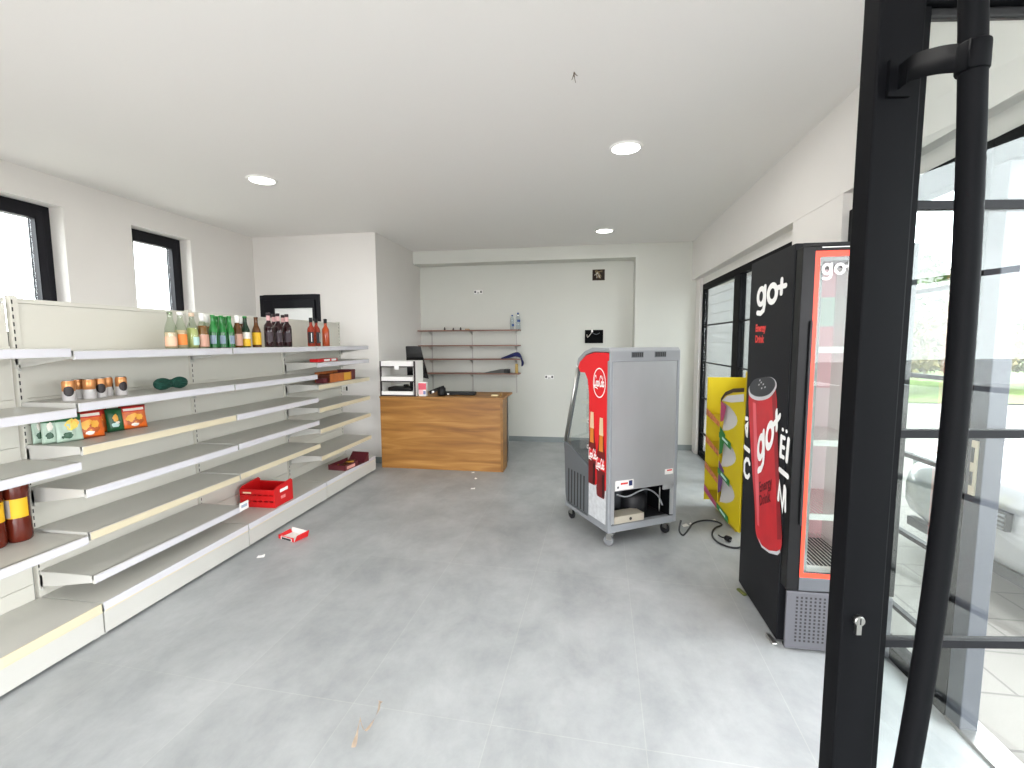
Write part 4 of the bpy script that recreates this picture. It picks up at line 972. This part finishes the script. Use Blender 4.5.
# kick grille
gr = MB().box(FX0+.008, FX1-.006, FY0-.002, FY0+.01, FZ0+.008, dz0-.006, mat('silver_grille', '#5f5f64', .5, metal=.3)).build('kick_grille', fr, bevel=.003)
f = MB()
for i in range(20):
    for j in range(13):
        x, z = FX0+.05+i*.0196, FZ0+.045+j*.0176
        f.box(x, x+.0085, FY0-.0032, FY0-.0018, z, z+.0085, SLOT)
f.build('perforation', gr)
f = MB()
for x in (FX0+.04, FX1-.04):
    for y in (FY0+.05, FY1-.05): f.lathe([(.018, 0), (.018, .008), (.008, .009), (.008, FZ0+.002)], RUBBER, 14, (x, y, 0))
f.build('foot', fr)
# graphics on the side panel : u = 2.85 - y grows to the right in the view
S = lambda e=.0015: (lambda y, z: (FX0-e, y, z))
CANR = mat('can_red_print', '#c21d28', .45, noise=.08, scale=12); CANRD = mat('can_dark_red_print', '#8e131d', .45); CANHL = mat('can_highlight_print', '#e0606a', .45); LIDK = mat('can_lid_print', '#24262b', .4); LIDS = mat('can_silver_print', '#c9c9cc', .4)
canb = [(2.805, 1.165), (2.736, .854), (2.640, .55), (2.606, .418), (2.516, .38), (2.417, .395), (2.318, .43), (2.292, .462), (2.28, .518), (2.315, .667), (2.38, .975), (2.432, 1.219), (2.52, 1.175), (2.65, 1.15)]
def smooth(pts, n=5):
    k = len(pts); q = spline([(*p, 0) for p in (pts[-2:]+pts+pts[:2])], n)
    return [(v.x, v.y) for v in q[2*n:(2+k)*n]]
g = MB(); g.poly([S()(*p) for p in smooth(canb, 4)], CANR); g.build('can_print', bodyL)
g = MB(); g.poly([S(.0021)(*p) for p in [(2.735, 1.12), (2.69, 1.12), (2.60, .72), (2.56, .47), (2.59, .47), (2.655, .72)]], CANHL)
g.poly([S(.0021)(*p) for p in [(2.475, 1.19), (2.435, 1.215), (2.38, .975), (2.315, .667), (2.285, .52), (2.33, .50), (2.37, .72), (2.43, 1.0)]], CANRD)
g.poly([S(.0026)(*p) for p in [(2.58, .405), (2.516, .376), (2.417, .391), (2.318, .426), (2.288, .455), (2.294, .466), (2.33, .440), (2.42, .403), (2.515, .388)]], LIDS); g.build('can_shading', bodyL)
lid = [(2.805, 1.194), (2.731, 1.244), (2.621, 1.267), (2.503, 1.279), (2.438, 1.266), (2.425, 1.232), (2.492, 1.180), (2.59, 1.150), (2.699, 1.138), (2.788, 1.150)]
lid = smooth(lid)
g = MB(); g.poly([S(.0024)(*p) for p in lid], LIDS); cx_, cz_ = 2.615, 1.215
g.poly([S(.003)(cx_+(y-cx_)*.93, cz_+(z-cz_)*.84+.009) for y, z in lid], LIDK)
for y, z in ((2.66, 1.22), (2.63, 1.235), (2.60, 1.228), (2.575, 1.215), (2.62, 1.205), (2.65, 1.245)): g.poly([S(.0036)(*p) for p in [(y, z), (y-.018, z+.004), (y-.02, z+.012), (y-.004, z+.010)]], LIDS)
g.build('can_lid_print', bodyL)
tilt = math.radians(25)
def can_txt(u, v):
    # tilted brand letters on the can: origin near the bottom of the g
    y = 2.625-(u*math.cos(tilt)-v*math.sin(tilt)*.35)*.92; z = .80+(u*math.sin(tilt)*1.35+v*math.cos(tilt))*1.12
    return (FX0-.0040, y, z)
go_plus(can_txt, PRINTW, 'can_lettering', bodyL, w=.034)
text_mesh('can_small_lettering', 'Energy', .075, mat('can_text_dark', '#6b0d16', .5), bodyL, (FX0-.0042, 2.575, .655), (0, -.86, .45), (0, .3, .93), sx=.9, bold=.002)
text_mesh('can_small_lettering', 'Drink', .075, mat('can_text_dark', '#6b0d16', .5), bodyL, (FX0-.0042, 2.565, .585), (0, -.86, .45), (0, .3, .93), sx=.9, bold=.002)
go_plus(lambda u, v: (FX0-.0018, 2.745-u*1.13, 1.652+v*.80), PRINTW, 'brand_lettering', bodyL, w=.034)
text_mesh('tagline_lettering', 'Energy', .052, PRINTR, bodyL, (FX0-.0018, 2.742, 1.515), (0, -1, 0), (0, 0, 1), bold=.003, sx=1.02)
text_mesh('tagline_lettering', 'Drink', .052, PRINTR, bodyL, (FX0-.0018, 2.740, 1.455), (0, -1, 0), (0, 0, 1), bold=.003, sx=1.0)
fn = S(.0018); W_ = .033
g = MB()     # left of the can
g.stroke([(2.745, .765), (2.765, .782), (2.80, .778), (2.826, .752), (2.826, .70), (2.80, .677), (2.765, .680), (2.742, .70)], .026, fn, PRINTW)
g.stroke([(2.836, .842), (2.758, .836)], .028, fn, PRINTW)
g.stroke([(2.812, .918), (2.834, .965), (2.80, .985), (2.80, .915)], .022, fn, PRINTW); g.stroke([(2.836, 1.012), (2.805, 1.015)], .024, fn, PRINTW)
g.build('slogan_lettering', bodyL)
g = MB()     # right of the can
for y in (2.328, 2.286): g.stroke([(y+.003, 1.042), (y-.003, 1.042)], .018, fn, PRINTW)
g.stroke([(2.338, 1.006), (2.338, .914)], .026, fn, PRINTW)
for z in (1.006, .96, .914): g.stroke([(2.334, z), (2.300, z)], .020, fn, PRINTW)
g.stroke([(2.257, 1.008), (2.266, .908)], .028, fn, PRINTW)
g.stroke([(2.336, .846), (2.246, .838)], .026, fn, PRINTW)
g.stroke([(2.335, .70), (2.328, .775), (2.285, .672), (2.272, .780)], .024, fn, PRINTW); g.stroke([(2.262, .775), (2.252, .672)], .018, fn, PRINTW)
g.build('slogan_lettering', bodyL)
o = MB().box(-.012, .012, -.035, .035, 0, .014, mat('yellow_green_pack', '#59602c', .5)).build('crushed_packet', None, loc=(.912, 2.73, 0), rotz=.3, bevel=.006); tag(o, 'small crushed green packet under the rear corner of the black fridge', 'packet')
o = MB().box(-.012, .012, -.04, .04, 0, .012, STEEL).build('metal_clip', None, loc=(.912, 2.30, 0), rotz=.1, bevel=.004); tag(o, 'shiny metal clip on the floor under the black fridge side', 'clip')

# ------------------------------------------------------------------ yellow display stand
st = thing('display_stand', 'yellow cardboard display stand with scalloped tiers behind the black fridge', 'display stand', (0, 0, 0))
YD = mat('dark_yellow_card', '#b39a10', .6); GREYL = mat('grey_tray_liner', '#c9c8c6', .6); PURP = mat('purple_print', '#6a3f7a', .5); MAG = mat('magenta_print', '#b0406a', .5); ORP = mat('orange_sweet_print', '#c9783f', .5, noise=.3, scale=40)
P0, P1, P2 = Vector((1.055, 4.20, 0)), Vector((1.087, 3.90, 0)), Vector((1.155, 3.57, 0))
MB().box(1.055, 1.37, 4.20, 4.208, .06, 1.15, YELL).build('side_panel', st)
MB().box(1.362, 1.37, 3.63, 4.20, .06, 1.20, YELL).build('back_panel', st)
# header spike
MB().prism([(3.60, 1.10), (3.66, 1.10), (3.60, 1.285)], lambda u, v, t: (1.22+.008*t, u, v), YELL).build('header_peak', st)
# scalloped front board between P1 and P2
e1 = (P2-P1); L1 = e1.length; e1.normalize(); nrm = Vector((e1.y, -e1.x, 0))
if nrm.x > 0: nrm = -nrm
tiers = [(.735, .985), (.44, .705), (.145, .41)]
edge = [(L1, .03), (L1, 1.02), (L1*.9, 1.10)]
left = []
prof = [(0, 1.02)]
def fr_pt(u, v, t=0): return P1+e1*u+Vector((0, 0, v))-nrm*(.008*t)
outline = [(L1, .02), (L1, 1.12), (L1*.55, 1.10), (L1*.2, 1.06), (.0, 1.00)]
for z0_, z1_ in tiers:
    outline += [(.0, z1_-.0)] + [(L1*.76*math.sin(PI*k/8)**.7, z1_-(z1_-z0_)*k/8) for k in range(1, 8)] + [(.0, z0_)]
outline += [(0, .10), (L1*.5, .05)]
MB().prism(outline, lambda u, v, t: tuple(fr_pt(u, v, t)), YELL).build('scalloped_panel', st)
f = MB(); dk = mat('brown_trim_print', '#3d2d1c', .6); q0 = P1+nrm*.004
tp = [(.0, 1.0), (L1*.2, 1.06), (L1*.55, 1.10), (L1, 1.12)]
for (ua, za), (ub, zb) in zip(tp, tp[1:]):
    f.add([tuple(q0+e1*ua+Vector((0, 0, za))), tuple(q0+e1*ub+Vector((0, 0, zb))), tuple(q0+e1*ub+Vector((0, 0, zb-.03))), tuple(q0+e1*ua+Vector((0, 0, za-.03)))], [(0, 1, 2, 3)], dk)
f.add([tuple(q0+e1*.02+Vector((0, 0, .985))), tuple(q0+e1*(L1*.3)+Vector((0, 0, 1.035))), tuple(q0+e1*L1+Vector((0, 0, 1.075))), tuple(q0+e1*L1+Vector((0, 0, 1.02))), tuple(q0+e1*(L1*.5)+Vector((0, 0, .99)))], [(0, 1, 2, 3, 4)], GREYL)
f.build('top_trim', st)
for k, (z0_, z1_) in enumerate(tiers):
    g = MB(); n = 10; vs = []
    for q in range(n+1):
        a = PI*q/n; zz = z1_-(z1_-z0_)*q/n; dp = .014*math.sin(a)+.010
        for u in (.012, L1*.88): vs.append(tuple(P1+e1*u+Vector((0, 0, zz))-nrm*dp))
    g.add(vs, [(2*q, 2*q+1, 2*q+3, 2*q+2) for q in range(n)], GREYL, True)
    tr = g.build('tray_liner', st)
    g = MB(); q0 = P1+nrm*.006
    g.add([tuple(q0+e1*(-.005)+Vector((0, 0, z0_-.005))), tuple(q0+e1*(L1*.55)+Vector((0, 0, z0_-.06))), tuple(q0+e1*(L1*.55)+Vector((0, 0, z0_-.115))), tuple(q0+e1*(-.005)+Vector((0, 0, z0_-.05)))], [(0, 1, 2, 3)], GREENC)
    g.add([tuple(q0+nrm*.001+e1*(.05)+Vector((0, 0, z0_-.035))), tuple(q0+nrm*.001+e1*(L1*.42)+Vector((0, 0, z0_-.065))), tuple(q0+nrm*.001+e1*(L1*.42)+Vector((0, 0, z0_-.085))), tuple(q0+nrm*.001+e1*(.05)+Vector((0, 0, z0_-.055)))], [(0, 1, 2, 3)], LABG)
    g.build('price_strip', tr)
# left tiers between P0 and P1: sloping trays of sweets
e0 = P1-P0; L0 = e0.length; e0.normalize()
for k, z in enumerate((.80, .56, .33, .12)):
    g = MB(); q = lambda u, v, dx_: (P0.x+e0.x*u+dx_, P0.y+e0.y*u, v)
    g.add([q(.01, z+.03, 0), q(L0, z-.03, 0), q(L0, z-.03, .25), q(.01, z+.03, .25)], [(0, 1, 2, 3)], YD)
    g.add([q(.01, z+.085, -.006), q(L0, z+.005, -.006), q(L0, z-.035, -.006), q(.01, z+.025, -.006)], [(0, 1, 2, 3)], (ORP, ORP, ORP, MAG)[k])
    t_ = g.build('tray', st)
f = MB(); f.box(1.083, 1.09, 3.897, 3.905, .10, 1.02, YELL); f.box(1.053, 1.06, 4.19, 4.2, .06, 1.15, YELL); f.build('corner_edge', st)
f = MB()
for (z, m, hh) in ((.90, MAG, .09), (.66, GREENC, .12), (.36, PURP, .14)):
    f.add([tuple(P1+nrm*.003+Vector((0, 0, z+hh))), tuple(P1+nrm*.003+e1*.09+Vector((0, 0, z+hh*.5))), tuple(P1+nrm*.003+e1*.05+Vector((0, 0, z-hh*.8))), tuple(P1+nrm*.003+Vector((0, 0, z-hh)))], [(0, 1, 2, 3)], m)
f.build('printed_patch', st)
f = MB(); f.box(1.15, 1.36, 3.64, 4.18, .0, .06, YD); f.build('foot', st)

# ------------------------------------------------------------------ outside
struct(MB().box(1.46, 9.0, -12, 14, -.12, -.02, paving_material('outside_paving', '#7d7974', '#625f5b', .6, .3)), 'ground')
struct(MB().box(-30, XL-.25, -12, 20, -.12, -.02, mat('yard_gravel', '#bdb9b0', .9)), 'ground_left')
struct(MB().box(XL-.25, 1.46, -12, Y0-.2, -.12, -.02, mat('forecourt_bounce', '#cfccc6', .9)), 'ground_front')  # unseen; kept pale to bounce light up to the ceiling
struct(MB().box(9.0, 80, -30, 90, -.14, -.04, mat('pale_asphalt', '#8f8e8d', .9)), 'road')
struct(MB().box(-6, 9.0, 14, 90, -.14, -.04, mat('pale_asphalt', '#8f8e8d', .9)), 'road_back')
gs = MB()
gs.add([(5, 12, .0), (30, 12.5, .0), (42, 60, .0), (7, 60, .0)], [(0, 1, 2, 3)], mat('lawn_green', '#54662f', .9, noise=.25, scale=3))
o = gs.build('grass_verge', None); tag(o, 'strip of bright green grass beyond the parked car', 'grass', kind='stuff')
# neighbouring pale wall seen through the rear window
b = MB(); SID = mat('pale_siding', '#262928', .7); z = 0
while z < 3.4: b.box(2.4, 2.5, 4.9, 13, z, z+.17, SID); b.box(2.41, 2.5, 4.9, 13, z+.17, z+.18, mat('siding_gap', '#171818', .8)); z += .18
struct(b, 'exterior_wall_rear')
# bushes
LEAVES = [mat('leaf_green', '#4a5a34', .8, noise=.3, scale=2), mat('leaf_yellow', '#6d6338', .8, noise=.3, scale=2), mat('leaf_olive', '#5a5c36', .8, noise=.3, scale=2)]
TRUNK = mat('bark', '#6a5a48', .9)
def bush(x, y, rad, h, m, name, label, seed):
    rg = random.Random(seed); r = thing(name, label, 'tree' if h > 2.6 else 'shrub', (x, y, 0), 0, 'trees and shrubs beyond the parked car')
    vs, fs = [], []
    for k in range(900):
        a = rg.uniform(0, 2*PI); t = rg.random(); zc = h*(.22+.78*t); rr_ = rad*math.sin(PI*min(.97, .18+.8*t))**.7*rg.uniform(.55, 1.05)
        c = Vector((rr_*math.cos(a), rr_*math.sin(a), zc)); s = rg.uniform(.10, .22)
        d1 = Vector((rg.uniform(-1, 1), rg.uniform(-1, 1), rg.uniform(-1, 1))).normalized()*s; d2 = Vector((rg.uniform(-1, 1), rg.uniform(-1, 1), rg.uniform(-1, 1))).normalized()*s
        o_ = len(vs); vs += [c-d1, c+d2*.6, c+d1, c-d2*.6]; fs.append((o_, o_+1, o_+2, o_+3))
    b = MB(); b.add(vs, fs, m); b.build('foliage', r, fix=False)
    MB().tube([(0, 0, 0), (.05, 0, h*.3), (0, .05, h*.6)], [.09, .07, .04], TRUNK, 8).build('trunk', r)
bush(10.6, 21.5, 1.9, 4.6, LEAVES[0], 'leafy_tree', 'green leafy tree seen through the glass left of the door handle', 1)
bush(15.6, 25.0, 2.2, 5.4, LEAVES[0], 'leafy_tree', 'taller green tree behind the yellowing shrub outside', 2)
bush(8.6, 14.6, 1.1, 2.2, LEAVES[1], 'garden_shrub', 'yellowing shrub outside nearest to the fridge edge', 3)
bush(11.0, 15.4, 1.2, 2.4, LEAVES[1], 'garden_shrub', 'second yellowing shrub outside beside the door handle', 4)
bush(13.6, 16.0, 1.25, 2.3, LEAVES[2], 'garden_shrub', 'olive coloured shrub outside hidden mostly by the door handle', 5)
bush(16.4, 17.6, 1.4, 2.5, LEAVES[1], 'garden_shrub', 'yellowing shrub outside at the far right photo edge', 6)
hs = thing('distant_house', 'distant pale house with red roof seen through the door glass', 'house', (19.5, 33, 0), .5)
MB().box(-3, 3, -2, 2, 0, 5.4, mat('house_wall', '#9a9894', .9)).build('walls', hs)
MB().prism([(-2.4, 5.4), (2.4, 5.4), (0, 6.4)], lambda u, v, t: (-3.3+6.6*t, u, v), mat('red_roof_tile', '#6d3a37', .8)).build('roof', hs)
f = MB()
for x in (-1.8, 0, 1.8): f.box(x-.4, x+.4, -2.02, -1.99, 3.2, 4.5, mat('house_window', '#9aa6ac', .3))
f.build('window', hs)

# white car parked nose towards the glazing
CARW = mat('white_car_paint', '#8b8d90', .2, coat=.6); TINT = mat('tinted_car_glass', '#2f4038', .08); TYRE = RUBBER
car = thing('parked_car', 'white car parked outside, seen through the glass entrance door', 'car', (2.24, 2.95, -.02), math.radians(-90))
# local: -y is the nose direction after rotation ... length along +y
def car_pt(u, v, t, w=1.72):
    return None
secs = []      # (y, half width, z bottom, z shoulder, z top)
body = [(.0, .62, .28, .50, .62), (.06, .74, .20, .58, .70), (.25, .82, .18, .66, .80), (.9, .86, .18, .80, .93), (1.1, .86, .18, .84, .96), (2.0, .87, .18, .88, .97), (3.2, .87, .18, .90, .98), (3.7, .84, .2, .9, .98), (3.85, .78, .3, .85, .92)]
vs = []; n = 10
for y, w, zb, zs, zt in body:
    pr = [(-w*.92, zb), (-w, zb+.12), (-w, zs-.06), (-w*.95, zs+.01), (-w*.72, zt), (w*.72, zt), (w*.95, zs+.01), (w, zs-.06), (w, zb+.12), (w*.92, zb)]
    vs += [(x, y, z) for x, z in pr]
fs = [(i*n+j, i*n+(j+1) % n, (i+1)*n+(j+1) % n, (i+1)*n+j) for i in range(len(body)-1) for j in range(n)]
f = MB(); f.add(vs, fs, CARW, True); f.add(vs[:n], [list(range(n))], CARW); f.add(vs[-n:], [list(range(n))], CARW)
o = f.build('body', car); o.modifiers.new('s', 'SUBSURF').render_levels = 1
cab = [(1.05, .70, .95, .70), (1.75, .64, 1.40, .60), (2.2, .64, 1.47, .60), (3.1, .62, 1.42, .58), (3.65, .66, 1.0, .66)]
f = MB(); vs = []
for y, w, z, wt in cab: vs += [(-.80, y, .93), (-wt, y, z), (wt, y, z), (.80, y, .93)]
f.add(vs, [(i*4+j, i*4+j+1, (i+1)*4+j+1, (i+1)*4+j) for i in (1, 2) for j in (1,)], CARW, True)
f.add(vs, [(i*4+j, i*4+j+1, (i+1)*4+j+1, (i+1)*4+j) for i in range(4) for j in (0, 2)] + [(1, 2, 6, 5), (13, 14, 18, 17)], TINT, True)
f.build('cabin', car)
f = MB()
for s_ in (-1, 1):
    f.tube([(s_*.74, 1.03, .95), (s_*.63, 1.75, 1.41), (s_*.62, 3.1, 1.43), (s_*.68, 3.66, 1.0)], .035, CARW, 8)
f.build('pillar', car)
f = MB(); f.box(-.2, .2, -.02, .03, .46, .56, BLACKM)
for k in range(4): f.box(-.19, .19, -.026, -.018, .465+k*.024, .475+k*.024, PLASTD)
f.box(-.6, .6, .02, .07, .19, .25, BLACKM); f.build('radiator_grille', car)
for s_ in (-1, 1):
    MB().prism([(.48, .52), (.74, .56), (.78, .68), (.5, .62)], lambda u, v, t, s_=s_: (s_*u, .02+.08*t+(u-.45)*.35, v), mat('headlight_lens', '#aab3b8', .1)).build('headlight', car, bevel=.01)
    for y in (.78, 3.1):
        w_ = MB().lathe([(.16, -.1), (.30, -.1), (.315, -.06), (.315, .06), (.30, .1), (.16, .1)], TYRE, 24, (s_*.79, y, .31), 'x').build('wheel', car)
        MB().lathe([(.02, .0), (.17, .02), (.19, .0)], STEEL, 20, (s_*.885, y, .31), 'x').build('wheel_rim', w_)
    MB().lathe([(.02, -.1), (.07, -.06), (.08, 0), (.07, .06), (.02, .1)], CARW, 12, (s_*.95, 1.25, 1.0), 'x').build('mirror', car)

# ------------------------------------------------------------------ light
wd = bpy.data.worlds.new('sky'); SC.world = wd; wd.use_nodes = True
nt = wd.node_tree; bg = nt.nodes['Background']
bg.inputs['Color'].default_value = (.965, .965, 1.0, 1); bg.inputs['Strength'].default_value = 7.5
def area(name, loc, rot, sx, sy, power, portal=False, col=(1, 1, 1), disk=False):
    l = bpy.data.lights.new(name, 'AREA'); l.shape = 'DISK' if disk else 'RECTANGLE'; l.size = sx; l.size_y = sy; l.energy = power; l.color = col
    o = bpy.data.objects.new(name, l); COL.objects.link(o); o.location = loc; o.rotation_euler = rot
    if portal: l.cycles.is_portal = True
    return o
area('portal_front', (-1.05, Y0-.1, 1.1), (-PI/2, 0, PI), 3.1, 2.2, 1, True)
area('portal_storefront', (1.72, .6, 1.1), (0, PI/2, 0), 2.2, 4.8, 1, True)
area('portal_rear', (1.72, 4.9, 1.1), (0, PI/2, 0), 2.2, 2.6, 1, True)
area('portal_left', (XL-.26, 3.35, 2.0), (0, -PI/2, 0), 1.1, 1.9, 1, True)
for x, y in ((-2.536, 3.40), (.254, 3.27), (.206, 5.58), (-2.5, 1.0), (.25, 1.0), (-1.2, -.6)):  # those near and behind the camera are added fill, with no fixture
    area('downlight_and_fill_lamp', (x, y, H-.02), (0, 0, 0), .18, .18, 7 if y < 4 else 2, col=(1, .97, .92), disk=True)
SC.view_settings.view_transform = 'Standard'
SC.view_settings.exposure = .56
SC.cycles.use_denoising = True
SC.cycles.max_bounces = 10; SC.cycles.diffuse_bounces = 6; SC.cycles.transparent_max_bounces = 16
